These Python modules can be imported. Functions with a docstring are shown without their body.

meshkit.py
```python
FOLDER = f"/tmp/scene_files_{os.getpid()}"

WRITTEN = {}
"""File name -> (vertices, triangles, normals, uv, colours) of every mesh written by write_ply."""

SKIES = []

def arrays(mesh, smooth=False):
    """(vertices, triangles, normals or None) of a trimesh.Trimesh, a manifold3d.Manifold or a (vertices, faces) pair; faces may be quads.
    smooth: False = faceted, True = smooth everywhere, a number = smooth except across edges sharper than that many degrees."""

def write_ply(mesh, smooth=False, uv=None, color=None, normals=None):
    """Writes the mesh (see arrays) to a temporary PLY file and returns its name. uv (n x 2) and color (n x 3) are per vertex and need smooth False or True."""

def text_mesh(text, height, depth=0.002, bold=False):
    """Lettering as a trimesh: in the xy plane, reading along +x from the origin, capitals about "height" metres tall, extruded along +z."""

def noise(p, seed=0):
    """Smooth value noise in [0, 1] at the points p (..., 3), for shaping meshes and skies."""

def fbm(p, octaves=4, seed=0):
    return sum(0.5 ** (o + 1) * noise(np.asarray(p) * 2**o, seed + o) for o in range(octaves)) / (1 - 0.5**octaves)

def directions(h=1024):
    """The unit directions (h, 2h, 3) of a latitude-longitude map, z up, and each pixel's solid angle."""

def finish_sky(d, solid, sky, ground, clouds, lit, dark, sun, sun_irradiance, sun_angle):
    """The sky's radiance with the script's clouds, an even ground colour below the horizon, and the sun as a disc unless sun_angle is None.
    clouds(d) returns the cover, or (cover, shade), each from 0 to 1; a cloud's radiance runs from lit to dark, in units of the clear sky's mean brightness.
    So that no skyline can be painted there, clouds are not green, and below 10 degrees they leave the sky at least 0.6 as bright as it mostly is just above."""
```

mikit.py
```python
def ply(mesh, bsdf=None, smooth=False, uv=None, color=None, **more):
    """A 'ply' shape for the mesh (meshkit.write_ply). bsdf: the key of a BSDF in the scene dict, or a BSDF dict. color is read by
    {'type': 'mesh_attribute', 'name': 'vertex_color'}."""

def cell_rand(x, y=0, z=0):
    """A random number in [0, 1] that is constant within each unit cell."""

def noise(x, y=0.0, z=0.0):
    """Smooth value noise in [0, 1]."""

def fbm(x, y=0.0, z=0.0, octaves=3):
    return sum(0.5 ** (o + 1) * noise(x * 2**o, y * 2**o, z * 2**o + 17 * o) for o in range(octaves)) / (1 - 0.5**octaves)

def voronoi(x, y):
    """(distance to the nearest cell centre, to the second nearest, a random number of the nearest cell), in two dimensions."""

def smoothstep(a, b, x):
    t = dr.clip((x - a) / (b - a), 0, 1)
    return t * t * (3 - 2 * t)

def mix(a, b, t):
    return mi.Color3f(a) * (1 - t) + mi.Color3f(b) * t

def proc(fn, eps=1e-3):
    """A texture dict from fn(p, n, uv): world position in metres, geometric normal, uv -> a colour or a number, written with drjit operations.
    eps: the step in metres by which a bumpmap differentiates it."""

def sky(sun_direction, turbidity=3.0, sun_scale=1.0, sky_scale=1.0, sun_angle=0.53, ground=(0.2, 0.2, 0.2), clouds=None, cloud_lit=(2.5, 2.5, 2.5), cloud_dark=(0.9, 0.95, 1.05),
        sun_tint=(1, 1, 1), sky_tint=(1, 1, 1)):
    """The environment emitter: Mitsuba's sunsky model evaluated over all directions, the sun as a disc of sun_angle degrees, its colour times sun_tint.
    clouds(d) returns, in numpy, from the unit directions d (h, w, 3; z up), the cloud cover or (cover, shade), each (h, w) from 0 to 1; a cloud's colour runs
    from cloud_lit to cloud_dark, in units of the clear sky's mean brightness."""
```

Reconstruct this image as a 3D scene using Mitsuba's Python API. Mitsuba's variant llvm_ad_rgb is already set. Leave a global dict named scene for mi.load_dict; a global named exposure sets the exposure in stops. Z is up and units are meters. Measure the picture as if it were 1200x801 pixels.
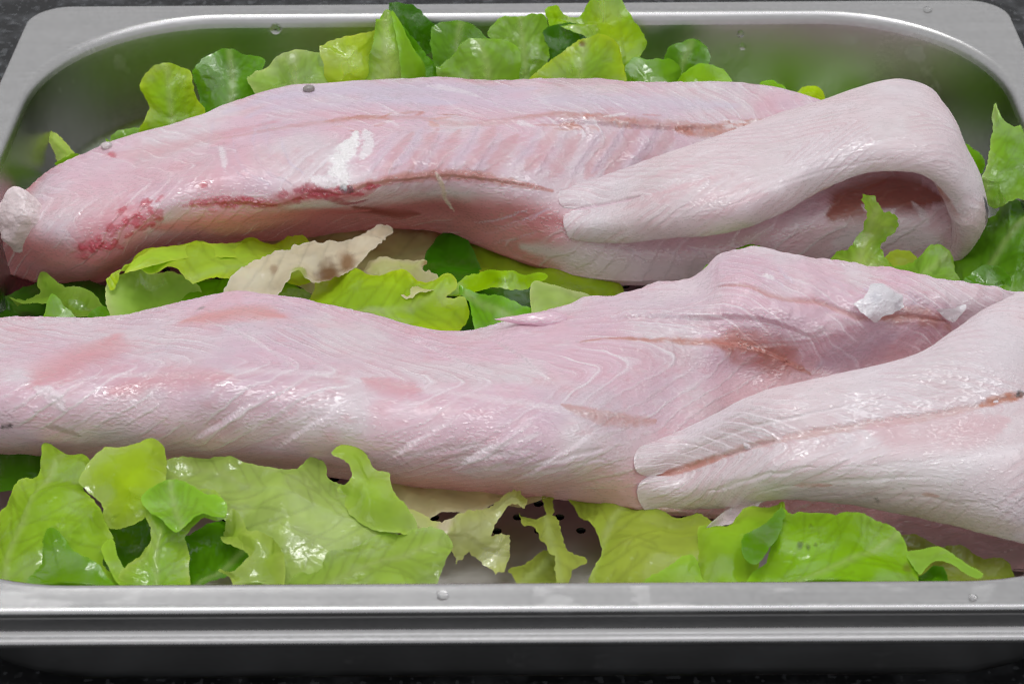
import math
import numpy as np
import trimesh
import shapely
from shapely.geometry import Polygon
from scipy.interpolate import CubicSpline, RBFInterpolator
from scipy.spatial import Delaunay, cKDTree
import drjit as dr
import mitsuba as mi
import mikit
from meshkit import noise, fbm

T = mi.ScalarTransform4f
scene, labels = {}, {}
exposure = 0.22

# ------------------------------------------------------------------ camera (worked out in millimetres, pan centre = origin, rim top z = 0)
FOC, CAM, PITCH, YAW, ROLL = 2386.7, np.array([3.008, -517.21, 324.27]), 34.963, -0.534, -0.648
_a, _b, _r = (math.radians(v) for v in (PITCH, YAW, ROLL))
FWD = np.array([math.sin(_b) * math.cos(_a), math.cos(_b) * math.cos(_a), -math.sin(_a)])
_right = np.array([math.cos(_b), -math.sin(_b), 0.0])
_up = np.cross(_right, FWD)
RIGHT = _right * math.cos(_r) + _up * math.sin(_r)
UP = _up * math.cos(_r) - _right * math.sin(_r)
MM = 0.001
scene['camera'] = dict(
    type='thinlens', fov=2 * math.degrees(math.atan(600 / FOC)), fov_axis='x', aperture_radius=0.0010, focus_distance=0.600,
    near_clip=0.05, far_clip=50.0,
    to_world=T().look_at(origin=(CAM * MM).tolist(), target=((CAM + FWD * 600) * MM).tolist(), up=UP.tolist()))


def lamp(key, centre, target, w, h, rgb):
    scene[key] = dict(type='rectangle', to_world=T().look_at(origin=centre, target=target, up=[0, 1, 0.01]) @ T().scale([w / 2, h / 2, 1]),
                      bsdf=dict(type='diffuse', reflectance=dict(type='rgb', value=0.5)),
                      emitter=dict(type='area', radiance=dict(type='rgb', value=rgb)))


lamp('ceiling_lamp', [-0.40, 0.45, 1.75], [0, 0.02, 0], 0.42, 0.30, [15.0, 14.9, 14.7])
lamp('ceiling_lamp_001', [0.65, -0.10, 1.85], [0, 0, 0], 0.60, 0.16, [15.0, 14.9, 14.8])
lamp('ceiling_lamp_002', [0.0, -0.35, 1.7], [0, 0, 0], 1.5, 1.1, [1.45, 1.45, 1.48])
lamp('added_back_panel', [0.0, 2.1, 1.35], [0, 0, 0], 2.6, 1.3, [0.42, 0.42, 0.425])  # added unseen light panel, brightens the rim reflections from behind
scene['room_light'] = dict(type='constant', radiance=dict(type='rgb', value=[0.56, 0.56, 0.57]))
labels['ceiling_lamp_002'] = dict(label='large soft white ceiling lamp straight above the pan', category='lamp')
labels['ceiling_lamp'] = dict(label='small white ceiling lamp above and behind the left side of the pan', category='lamp')
labels['ceiling_lamp_001'] = dict(label='long narrow white ceiling lamp above the right side of the pan', category='lamp')
labels['added_back_panel'] = dict(label='wide soft white light panel added unseen behind the pan to brighten the steel', category='lamp')


# ------------------------------------------------------------------ helpers
def rays(px):
    px = np.asarray(px, float).reshape(-1, 2)
    return FWD + ((px[:, :1] - 600) / FOC) * RIGHT - ((px[:, 1:2] - 400.5) / FOC) * UP


def at(x, y, z=None, Y=None):
    """The place seen at (x, y) of the photograph that lies at height z, or at depth Y."""
    d = rays([x, y])[0]
    t = (z - CAM[2]) / d[2] if Y is None else (Y - CAM[1]) / d[1]
    return CAM + d * t


def project(P):
    q = np.asarray(P, float).reshape(-1, 3) - CAM
    z = q @ FWD
    return np.stack([600 + FOC * (q @ RIGHT) / z, 400.5 - FOC * (q @ UP) / z], 1), z


def lin(r, g, b):
    c = np.array([r, g, b], float) / 255
    return np.where(c <= 0.04045, c / 12.92, ((c + 0.055) / 1.055) ** 2.4)


def sstep(a, b, x):
    t = np.clip((x - a) / (b - a), 0, 1)
    return t * t * (3 - 2 * t)


def vnormals(v, f):
    n = np.zeros_like(v)
    fn = np.cross(v[f[:, 1]] - v[f[:, 0]], v[f[:, 2]] - v[f[:, 0]])
    for k in range(3):
        np.add.at(n, f[:, k], fn)
    return n / np.maximum(np.linalg.norm(n, axis=1, keepdims=True), 1e-12)


USED = {}


def key_for(name, parent=None):
    base = (parent + '__' if parent else '') + name
    k = USED.get(base, 0)
    USED[base] = k + 1
    return base if k == 0 else f'{base}_{k:03d}'


def put(name, v, f, bsdf, parent=None, color=None, smooth=True, **lab):
    key = key_for(name, parent)
    scene[key] = mikit.ply((np.asarray(v) * MM, f), bsdf, smooth=smooth, color=color)
    if lab:
        labels[key] = lab
    return key


def grid_faces(n, m, wrap=False):
    i, j = np.meshgrid(np.arange(n - 1), np.arange(m if wrap else m - 1), indexing='ij')
    a, b = i * m + j, i * m + (j + 1) % m
    return np.stack([a, b, b + m, a + m], -1).reshape(-1, 4)


def tris(q):
    return np.vstack([q[:, [0, 1, 2]], q[:, [0, 2, 3]]])


# ------------------------------------------------------------------ materials
VC = dict(type='mesh_attribute', name='vertex_color')


def flesh_wet(x, y, z):
    """Where a film of water lies: broken spots of a millimetre or so, gathered in loose areas along the fibres."""
    area = mikit.smoothstep(0.40, 0.66, mikit.fbm(x * 0.10 + 4, y * 0.16, z * 0.16, octaves=2))
    spot = mikit.fbm(x * 1.05 + y * 0.4, y * 1.9 - x * 0.4, z * 1.7 + 7, octaves=2)
    return mikit.smoothstep(0.60 - 0.18 * area, 0.70 - 0.12 * area, spot)


def flesh_bump(p, n, uv):
    x, y, z = p.x * 1000, p.y * 1000, p.z * 1000
    w = mikit.noise(x * 0.12, y * 0.12, z * 0.12 + 3) * 3.0
    u, v = x * 0.45 + y * 0.25 + w, y * 1.25 - x * 0.30 + w
    a = mikit.fbm(u, v, z * 1.1, octaves=3)
    b = mikit.noise(x * 2.2, y * 2.4, z * 2.2)
    return a * 0.07 + 0.03 * b + 0.22 * flesh_wet(x, y, z)


def flesh_gloss(p, n, uv):
    x, y, z = p.x * 1000, p.y * 1000, p.z * 1000
    return 0.008 + 0.13 * flesh_wet(x, y, z)


# translucent flesh: light passes the surface, scatters about inside the solid and comes out again; a wet film in broken spots lies on top
scene['flesh'] = dict(type='bumpmap', arbitrary=mikit.proc(flesh_bump, eps=2e-4), scale=0.00045, bsdf=dict(
    type='blendbsdf', weight=mikit.proc(flesh_gloss),
    body=dict(type='blendbsdf', weight=0.45,
              inner=dict(type='principledthin', base_color=VC, roughness=0.5, diff_trans=0.95, spec_trans=0.0),
              outer=dict(type='twosided', bsdf=dict(type='principled', base_color=VC, roughness=0.42, specular=0.9, clearcoat=1.0, clearcoat_gloss=0.96))),
    wet=dict(type='twosided', bsdf=dict(type='roughconductor', material='none', alpha=0.09))))
scene['scrap'] = dict(type='twosided', bsdf=dict(type='principled', base_color=VC, roughness=0.35, specular=0.5))


def leaf_bump(p, n, uv):
    x, y, z = p.x * 1000, p.y * 1000, p.z * 1000
    return mikit.fbm(x * 0.5, y * 0.5, z * 0.5, octaves=3)


def leaf_gloss(p, n, uv):
    x, y, z = p.x * 1000, p.y * 1000, p.z * 1000
    return 0.010 + 0.09 * mikit.smoothstep(0.42, 0.68, mikit.fbm(x * 0.11, y * 0.11, z * 0.11 + 3, octaves=3))


scene['leaf'] = dict(type='bumpmap', arbitrary=mikit.proc(leaf_bump, eps=3e-4), scale=0.0005, bsdf=dict(
    type='blendbsdf', weight=mikit.proc(leaf_gloss),
    thin=dict(type='principledthin', base_color=VC, roughness=0.5, diff_trans=0.85, spec_trans=0.0),
    wet=dict(type='twosided', bsdf=dict(type='roughconductor', material='none', alpha=0.075))))


def steel_smear(x, y, z):
    return mikit.smoothstep(0.66, 0.80, mikit.fbm(x * 0.10 + 5, y * 0.16, z * 0.1, octaves=3))


def steel_alpha(p, n, uv):
    x, y, z = p.x * 1000, p.y * 1000, p.z * 1000
    return 0.13 + 0.05 * mikit.fbm(x * 0.05, y * 0.05, z * 0.05) + 0.05 * steel_smear(x, y, z)


def steel_refl(p, n, uv):
    x, y, z = p.x * 1000, p.y * 1000, p.z * 1000
    g = mikit.fbm(x * 0.9, y * 0.9, z * 0.9, octaves=3)
    streak = mikit.noise(x * 0.03, y * 2.2, z * 1.2) + mikit.noise(x * 0.08 + 31, y * 4.5, z * 3.0) - 1
    v = 0.50 + 0.09 * (g - 0.5) + 0.05 * streak + 0.02 * steel_smear(x, y, z)
    return mi.Color3f(v, v * 0.995, v * 0.99)


scene['steel'] = dict(type='twosided', bsdf=dict(type='roughconductor', material='none', alpha=mikit.proc(steel_alpha), specular_reflectance=mikit.proc(steel_refl)))


def stone(p, n, uv):
    x, y = p.x * 1000, p.y * 1000
    a = mikit.fbm(x * 0.12, y * 0.12, 1.0, octaves=4)
    b = mikit.noise(x * 0.7, y * 0.7, 4.0)
    v = 0.012 + 0.035 * mikit.smoothstep(0.4, 0.8, a) + 0.05 * mikit.smoothstep(0.72, 0.9, b)
    return mi.Color3f(v * 0.95, v, v * 1.08)


scene['stone'] = dict(type='principled', base_color=mikit.proc(stone), roughness=0.55, specular=0.3)
scene['water'] = dict(type='dielectric', int_ior=1.33)

def floor_refl(p, n, uv):
    x, y = p.x * 1000, p.y * 1000
    v = 0.44 + 0.10 * (mikit.fbm(x * 0.15, y * 0.15, 2.0, octaves=3) - 0.5)
    return mi.Color3f(v, v * 0.985, v * 0.96)


scene['steel_floor'] = dict(type='twosided', bsdf=dict(type='roughconductor', material='none', alpha=0.36, specular_reflectance=mikit.proc(floor_refl)))

# ------------------------------------------------------------------ countertop
s = 1500.0
top = trimesh.creation.box((2 * s, 2 * s, 30))
top.apply_translation((0, 500, -47.0 - 15))
put('countertop', top.vertices, top.faces, 'stone', smooth=False, kind='structure', label='dark speckled stone countertop under the pan')

# ------------------------------------------------------------------ steel pan
PW, PD = 354.0, 325.0


def loop(inset, r, z, n_arc=22, n_st=26):
    hx, hy = PW / 2 - inset, PD / 2 - inset
    pts = []
    for k, (sx, sy) in enumerate(((1, 1), (-1, 1), (-1, -1), (1, -1))):
        c = np.array([sx * (hx - r), sy * (hy - r)])
        a = np.linspace(k * math.pi / 2, (k + 1) * math.pi / 2, n_arc)
        arc = c + r * np.stack([np.cos(a), np.sin(a)], 1)
        pts.append(arc)
    out = []
    for k in range(4):
        out.append(pts[k])
        p, q = pts[k][-1], pts[(k + 1) % 4][0]
        t = np.linspace(0, 1, n_st + 2)[1:-1, None]
        out.append(p + (q - p) * t)
    xy = np.vstack(out)
    return np.column_stack([xy, np.full(len(xy), z)])


def loft_loops(spec, name, parent, **lab):
    rings = [loop(*a) for a in spec]
    m = len(rings[0])
    v = np.vstack(rings)
    f = tris(grid_faces(len(rings), m, True))
    return put(name, v, f, 'steel', parent, smooth=True, **lab)


pan = 'steel_pan'
labels[pan] = dict(label='brushed stainless steel catering pan with rounded corners and perforated bottom', category='pan')
# flange from the inner roll out to the edge, then the stepped skirt
flange = [(11.3, 59.5, -4.0), (10.9, 60, -2.6), (10.5, 60.5, -1.6), (9.9, 61, -0.75), (9.2, 61.6, -0.1), (8.5, 62.2, 0.12), (7.8, 62, 0.12), (7.0, 60, 0.0),
          (5.2, 48, -0.02), (3.2, 30, -0.04), (1.8, 17, -0.06), (1.1, 14.5, -0.02), (0.5, 14, -0.2), (0.12, 14, -0.6), (0, 14, -1.1), (0, 14, -1.9)]
loft_loops(flange, 'rim', pan)
skirt = [(0.02, 14, -1.85), (0.15, 14, -2.4), (0.8, 13.5, -2.9), (1.5, 13, -3.3), (1.7, 13, -4.2), (1.8, 13, -7.4), (1.5, 13, -8.3), (0.6, 13.5, -8.8), (-0.2, 14, -9.0), (-0.7, 14.4, -9.4),
         (-0.9, 14.5, -10.0), (-0.8, 14.5, -10.9), (-0.2, 14, -11.3), (1.2, 13, -11.3)]
loft_loops(skirt, 'skirt', pan)
wall = [(11.28, 59.5, -3.95), (11.6, 59.3, -6.0), (12.4, 58.8, -14), (13.4, 58.2, -24), (14.2, 57.7, -31)]
for a in np.linspace(0.1, math.pi / 2, 9):
    wall.append((14.3 + 8 * (1 - math.cos(a)), 57.6 - 8 * (1 - math.cos(a)), -32 - 8 * math.sin(a)))
loft_loops(wall, 'wall', pan)
FZ = -40.0
HX, HY, PITCHH, HR = 138.0, 90.0, 11.6, 1.35
# floor: ring outside the perforated field and cells with round holes inside it
nx, ny = int(2 * HX / (PITCHH / 2)), int(2 * HY / (PITCHH / 2))
cx0, cy0 = -nx * PITCHH / 4, -ny * PITCHH / 4
V, F = [], []
q = PITCHH / 4
na = 16
ang = np.arange(na) * 2 * math.pi / na + math.pi / na
hole = np.stack([np.cos(ang), np.sin(ang)], 1)
sq = hole / np.abs(hole).max(1, keepdims=True)
for i in range(nx):
    for j in range(ny):
        c = np.array([cx0 + (i + .5) * PITCHH / 2, cy0 + (j + .5) * PITCHH / 2])
        o = sum(len(x) for x in V)
        if (i + j) % 2 == 0:
            ci = np.array([[1, 1], [-1, 1], [-1, -1], [1, -1]]) * q
            rim = np.column_stack([c + sq * q, np.full(na, FZ)])
            h0 = np.column_stack([c + hole * HR, np.full(na, FZ)])
            h1 = np.column_stack([c + hole * HR, np.full(na, FZ - 0.9)])
            V.append(np.vstack([rim, h0, h1]))
            for k in range(na):
                k2 = (k + 1) % na
                F += [[o + k, o + k2, o + na + k2], [o + k, o + na + k2, o + na + k], [o + na + k, o + na + k2, o + 2 * na + k2], [o + na + k, o + 2 * na + k2, o + 2 * na + k]]
                s1, s2 = sq[k], sq[k2]
                if abs(s1[0]) != abs(s2[0]) and abs(abs(s1[0]) - 1) > 1e-9 or (abs(abs(s1[0]) - 1) < 1e-9) != (abs(abs(s2[0]) - 1) < 1e-9):
                    corner = c + np.sign(s1 + s2) * q
                    V[-1] = np.vstack([V[-1], [[*corner, FZ]]])
                    F.append([o + k, o + len(V[-1]) - 1, o + k2])
        else:
            V.append(np.column_stack([c + np.array([[1, 1], [-1, 1], [-1, -1], [1, -1]]) * q, np.full(4, FZ)]))
            F += [[o, o + 1, o + 2], [o, o + 2, o + 3]]
put('perforated_floor', np.vstack(V), np.array(F), 'steel_floor', pan, smooth=False)
outer = loop(21.8, 50, FZ)[:, :2]
ring = Polygon(outer, [np.array([[cx0, cy0], [-cx0, cy0], [-cx0, -cy0], [cx0, -cy0]])])
rv, rf = trimesh.creation.triangulate_polygon(ring, engine='earcut')
put('floor_edge', np.column_stack([rv, np.full(len(rv), FZ)]), rf, 'steel_floor', pan, smooth=False)


# ------------------------------------------------------------------ fish: lofts through cross-sections
def resample(P, n):
    P = np.asarray(P, float)
    d = np.r_[0, np.cumsum(np.linalg.norm(np.diff(P, axis=0), axis=1) ** 0.75)]
    return CubicSpline(d / d[-1], P, axis=0, bc_type='natural')(np.linspace(0, 1, n))


def along(R, n):
    """R: stations x ring x 3 -> n x ring x 3."""
    c = R.mean(1)
    d = np.r_[0, np.cumsum(np.linalg.norm(np.diff(c, axis=0), axis=1) ** 0.8)]
    return CubicSpline(d / d[-1], R, axis=0, bc_type='natural')(np.linspace(0, 1, n))


def body_mesh(stations, n, m, m_back, base):
    R = []
    for st in stations:
        P = np.array([at(*c) for c in st])
        a, b = P[0], P[-1]
        back = np.array([b, b + [0, 4, -4], [b[0], b[1] * 0.7 + a[1] * 0.3, base], [a[0], b[1] * 0.2 + a[1] * 0.8, base], a + [0, 9, -0.6 * (a[2] - base)], a + [0, 5, -2.2], a])
        vis = resample(P, m)
        bk = resample(back, m_back + 2)[1:-1]
        R.append(np.vstack([vis, bk]))
    G = along(np.array(R), n)
    # round off both ends
    c0, c1 = G[0].mean(0), G[-1].mean(0)
    d0, d1 = G[0].mean(0) - G[3].mean(0), G[-1].mean(0) - G[-4].mean(0)
    d0, d1 = d0 / np.linalg.norm(d0), d1 / np.linalg.norm(d1)
    A = [c0 + (G[0] - c0) * math.cos(t) + d0 * 9 * math.sin(t) for t in np.linspace(math.pi / 2 - .02, .1, 22)]
    B = [c1 + (G[-1] - c1) * math.cos(t) + d1 * 9 * math.sin(t) for t in np.linspace(.1, math.pi / 2 - .02, 22)]
    return np.concatenate([A, G, B])


def sheet_mesh(columns, thick, n, m, tip=3.0):
    """A thick folded slab: columns of outer-surface points from the back edge to the front edge."""
    R = np.array([resample([at(*c) for c in col], m) for col in columns])
    c = R.mean(1)
    d = np.r_[0, np.cumsum(np.linalg.norm(np.diff(c, axis=0), axis=1) ** 0.7)]
    u = np.linspace(0, 1, n)
    S = CubicSpline(d / d[-1], R, axis=0, bc_type='natural')(u)
    th = np.interp(u, d / d[-1], thick)
    f = tris(grid_faces(n, m))
    N = vnormals(S.reshape(-1, 3), f).reshape(n, m, 3)
    view = CAM - S[n // 4, m // 2]
    if (N[n // 4, m // 2] @ view) < 0:
        N = -N
    w = np.linspace(-1, 1, m)
    prof = np.sqrt(np.clip(1 - np.abs(w) ** 5, 0, 1))
    # distance from the tip rounds the tip too
    ds = np.r_[0, np.cumsum(np.linalg.norm(np.diff(S.mean(1), axis=0), axis=1))]
    tp = np.sqrt(np.clip(1 - (1 - np.clip(ds / (tip * 2), 0, 1)) ** 2, 0, 1))
    te = np.sqrt(np.clip(1 - (1 - np.clip((ds[-1] - ds) / 8, 0, 1)) ** 2, 0, 1))
    k = (th * tp * te)[:, None] * prof[None]
    O = S - N * (th[:, None] * 0.5 - k * 0.5)[..., None]
    I = S - N * (th[:, None] * 0.5 + k * 0.5)[..., None]
    mi_ = m // 2
    Ib = I[:, np.linspace(m - 2, 1, mi_).astype(int)]
    return np.concatenate([O, Ib], 1)


class Flesh:
    """A dense closed grid that takes grooves, ridges and colour marks, each laid along a curve on its surface."""

    def __init__(self, G, color, seed):
        self.n, self.m = G.shape[:2]
        self.v = G.reshape(-1, 3).copy()
        q = tris(grid_faces(self.n, self.m, True))
        self.f = q
        N = vnormals(self.v, q)
        i = np.argmax(self.v[:, 2])
        if N[i, 2] < 0:
            self.f = q[:, ::-1]
            N = -N
        self.N = N
        self.seed = seed
        self.rest = self.v.copy()
        self.col = np.tile(np.asarray(color, float), (len(self.v), 1))
        self.disp = np.zeros(len(self.v))
        self.index()

    def index(self):
        px, z = project(self.v)
        face = ((CAM - self.v) * self.N).sum(1) > 0
        self.front = np.nonzero(face)[0]
        self.tree_px = cKDTree(px[self.front])
        self.depth = z[self.front]

    def pick(self, pts):
        pts = np.asarray(pts, float).reshape(-1, 2)
        d, i = self.tree_px.query(pts, k=8)
        best = np.argmin(np.where(d < 2.5, self.depth[i], self.depth[i] + 1e4 + d * 10), axis=1)
        return self.front[i[np.arange(len(pts)), best]]

    def lay(self, line, step=1.0):
        P = np.asarray(line, float)
        if len(P) > 2:
            d = np.r_[0, np.cumsum(np.linalg.norm(np.diff(P, axis=0), axis=1))]
            n = max(3, int(d[-1] / step))
            P = CubicSpline(d, P, axis=0, bc_type='natural')(np.linspace(0, d[-1], n))
        else:
            n = max(3, int(np.linalg.norm(P[1] - P[0]) / step))
            P = P[0] + (P[1] - P[0]) * np.linspace(0, 1, n)[:, None]
        return self.rest[self.pick(P)]

    def dist(self, pts, reach):
        d, i = cKDTree(pts).query(self.rest, distance_upper_bound=reach)
        return d, i

    def fall(self, line, width, jitter=0.3, fade=True):
        """1 on the curve, 0 at 'width' mm from it, with an uneven edge; thin at its ends."""
        pts = self.lay(line)
        d, i = self.dist(pts, width * 1.6)
        on = np.isfinite(d)
        w = np.zeros(len(d))
        t = i[on] / max(len(pts) - 1, 1)
        wd = width * (1 + jitter * 2 * (fbm(self.rest[on] / (width * 1.2 + 0.5), 3, self.seed + 5) - 0.5))
        if fade:
            wd = wd * (0.25 + 0.75 * np.clip(np.minimum(t, 1 - t) * 5, 0, 1))
        w[on] = 1 - sstep(0.0, 1.0, d[on] / wd)
        return w

    def groove(self, line, width, depth, color=None, k=0.6, jitter=0.3):
        w = self.fall(line, width, jitter)
        self.gn = getattr(self, 'gn', 0) + 1
        if depth < 0.5:
            depth *= 0.15 + 0.75 * ((self.gn * 0.618) % 1) ** 1.5
            k *= 0.3 + ((self.gn * 0.414) % 1)
        self.disp -= depth * w
        if color is not None:
            self.tint(w * k, color)

    def tint(self, w, color):
        w = np.clip(w, 0, 1)[:, None]
        self.col = self.col * (1 - w) + np.asarray(color) * w

    def patch(self, line, width, color, k, scale=3.0, lo=0.2, hi=0.9, bump=0.0):
        w = self.fall(line, width, 0.4)
        on = w > 0
        nz = np.zeros(len(w))
        nz[on] = sstep(lo, hi, fbm(self.rest[on] / scale, 4, self.seed + 11) * 0.8 + 0.55 * w[on] - 0.15) * sstep(0, .55, w[on])
        self.tint(nz * k * np.minimum(1, w * 1.6), color)
        if bump:
            self.disp[on] += bump * nz[on] * (fbm(self.rest[on] / 0.8, 3, 3)[...] - 0.3)

    def step(self, line, side, width, height):
        """Raises the flesh on one side of a curve (side: a direction in the photograph), falling off over 'width' mm."""
        pts = self.lay(line)
        d, i = self.dist(pts, width)
        on = np.isfinite(d)
        px, _ = project(self.rest[on])
        pl, _ = project(pts[i[on]])
        s_ = ((px - pl) * np.asarray(side)).sum(1)
        t = i[on] / (len(pts) - 1)
        ends = np.clip(np.minimum(t, 1 - t) * 6, 0, 1)
        ends = ends * (0.3 + 1.4 * fbm(pts[i[on]] / 7.0, 2, self.seed + 21))
        self.disp[on] += height * ends * sstep(-1.2, 1.2, s_) * (1 - sstep(0.2, 1, d[on] / width))

    def waves(self, size, amount, stretch=(1, 1, 1), octaves=3):
        p = self.rest / size * np.asarray(stretch)
        self.disp += amount * 2 * (fbm(p + self.seed * 7.3, octaves, self.seed) - 0.5)

    def apply(self):
        self.v = self.v + self.N * self.disp[:, None]
        self.disp[:] = 0
        self.N = vnormals(self.v, self.f)

    def surface_coords(self, lat):
        """Millimetres along the fillet and across it from the column 'lat' (0 to 1 of the visible arc)."""
        G = self.rest.reshape(self.n, self.m, 3)
        c = G[:, :self.m // 2].mean(1)
        sx = np.r_[0, np.cumsum(np.linalg.norm(np.diff(c, axis=0), axis=1))]
        seg = np.linalg.norm(np.diff(G, axis=1), axis=2)
        tx = np.concatenate([np.zeros((self.n, 1)), np.cumsum(seg, axis=1)], 1)
        l = np.interp(np.linspace(0, 1, self.n), *lat) if isinstance(lat, tuple) else np.full(self.n, lat)
        t0 = tx[np.arange(self.n), (l * 0.78 * self.m).astype(int)]
        return np.repeat(sx, self.m), (tx - t0[:, None]).ravel()

    def flakes(self, lat, spacing, slant, amp, white, k, curve=0.0, lo=.3, hi=.6, edge=0.10):
        """Overlapping muscle flakes: saw-toothed steps that lean back from the lateral line on both sides."""
        s_, t_ = self.surface_coords(lat)
        wob = 9.0 * (fbm(self.rest / 22.0, 3, self.seed + 31) - .5) + 1.6 * (fbm(self.rest / 4.0, 2, self.seed + 32) - .5)
        a = np.sqrt(t_ ** 2 + 4.0)
        ph = (s_ + slant * a + curve * a * a + wob * 1.6) / (spacing * (1 + .0 * t_))
        cell = np.floor(ph)
        fr = ph - cell
        rnd = ((np.sin(cell * 12.9898 + np.sign(t_) * 3.1 + self.seed) * 43758.5453) % 1)
        m_ = sstep(lo, hi, fbm(self.rest / 13.0, 3, self.seed + 33)) * (.35 + .65 * rnd)
        self.disp += amp * m_ * (fr - .5 - sstep(1 - edge, 1, fr) * (fr - 0.0))
        self.tint(k * m_ * np.exp(-((fr - (1 - edge)) / (edge * .55)) ** 2), white)
        self.tint(.25 * m_ * sstep(.1, .5, 1 - fr) * (fr < .4), lin(206, 150, 160))

    def put(self, name, parent, **lab):
        self.apply()
        return put(name, self.v, self.f, 'flesh', parent, color=np.clip(self.col, 0.01, 0.95), **lab)


def family(a, b, n, seed, wob=2.0, short=True):
    """n curves running from curve a to curve b, uneven in place and length."""
    rng = np.random.default_rng(seed)
    A, B = resample(a, 8), resample(b, 8)
    ts = np.clip((np.arange(n) + 0.5 + rng.uniform(-.9, .9, n)) / n, 0, 1)
    for t in ts:
        c = A * (1 - t) + B * t
        lo = rng.uniform(0, .5)
        hi = min(1, lo + rng.uniform(.3, .75))
        x = np.linspace(lo, hi, 8) * 7
        c = np.stack([np.interp(x, np.arange(8), c[:, k]) for k in (0, 1)], 1)
        yield c + rng.normal(0, wob, (8, 2)) * 0.5


PINK, PALE, WHITE, ROSE = lin(229, 197, 211), lin(228, 219, 224), lin(243, 238, 242), lin(226, 166, 176)
RED, RUST, BLUE, GREYF, CREAM = lin(184, 82, 92), lin(200, 142, 128), lin(214, 206, 226), lin(150, 140, 138), lin(228, 208, 196)


def ground_colour(F, scale=22.0, other=PALE, k=0.8, third=None):
    F.tint(k * sstep(0.38, 0.66, fbm(F.rest / scale, 4, F.seed + 1)), other)
    F.tint(0.5 * sstep(0.45, 0.7, fbm(F.rest / 16.0 + 70, 3, F.seed + 2)), lin(212, 188, 204))
    fib = F.rest * [0.10, 0.9, 0.9] + 3 * (fbm(F.rest / 18, 2, F.seed + 4) - .5)[:, None]
    F.tint(0.32 * sstep(0.5, 0.8, fbm(fib, 4, F.seed + 6)), WHITE)
    F.tint(0.30 * sstep(0.55, 0.8, fbm(F.rest * [.2, .5, .5] + 40, 4, F.seed + 7)), ROSE)
    F.tint(0.35 * sstep(0.55, 0.8, fbm(F.rest / 12.0 + 9, 3, F.seed + 3)), third if third is not None else ROSE)


BASE = -38.5
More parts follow.
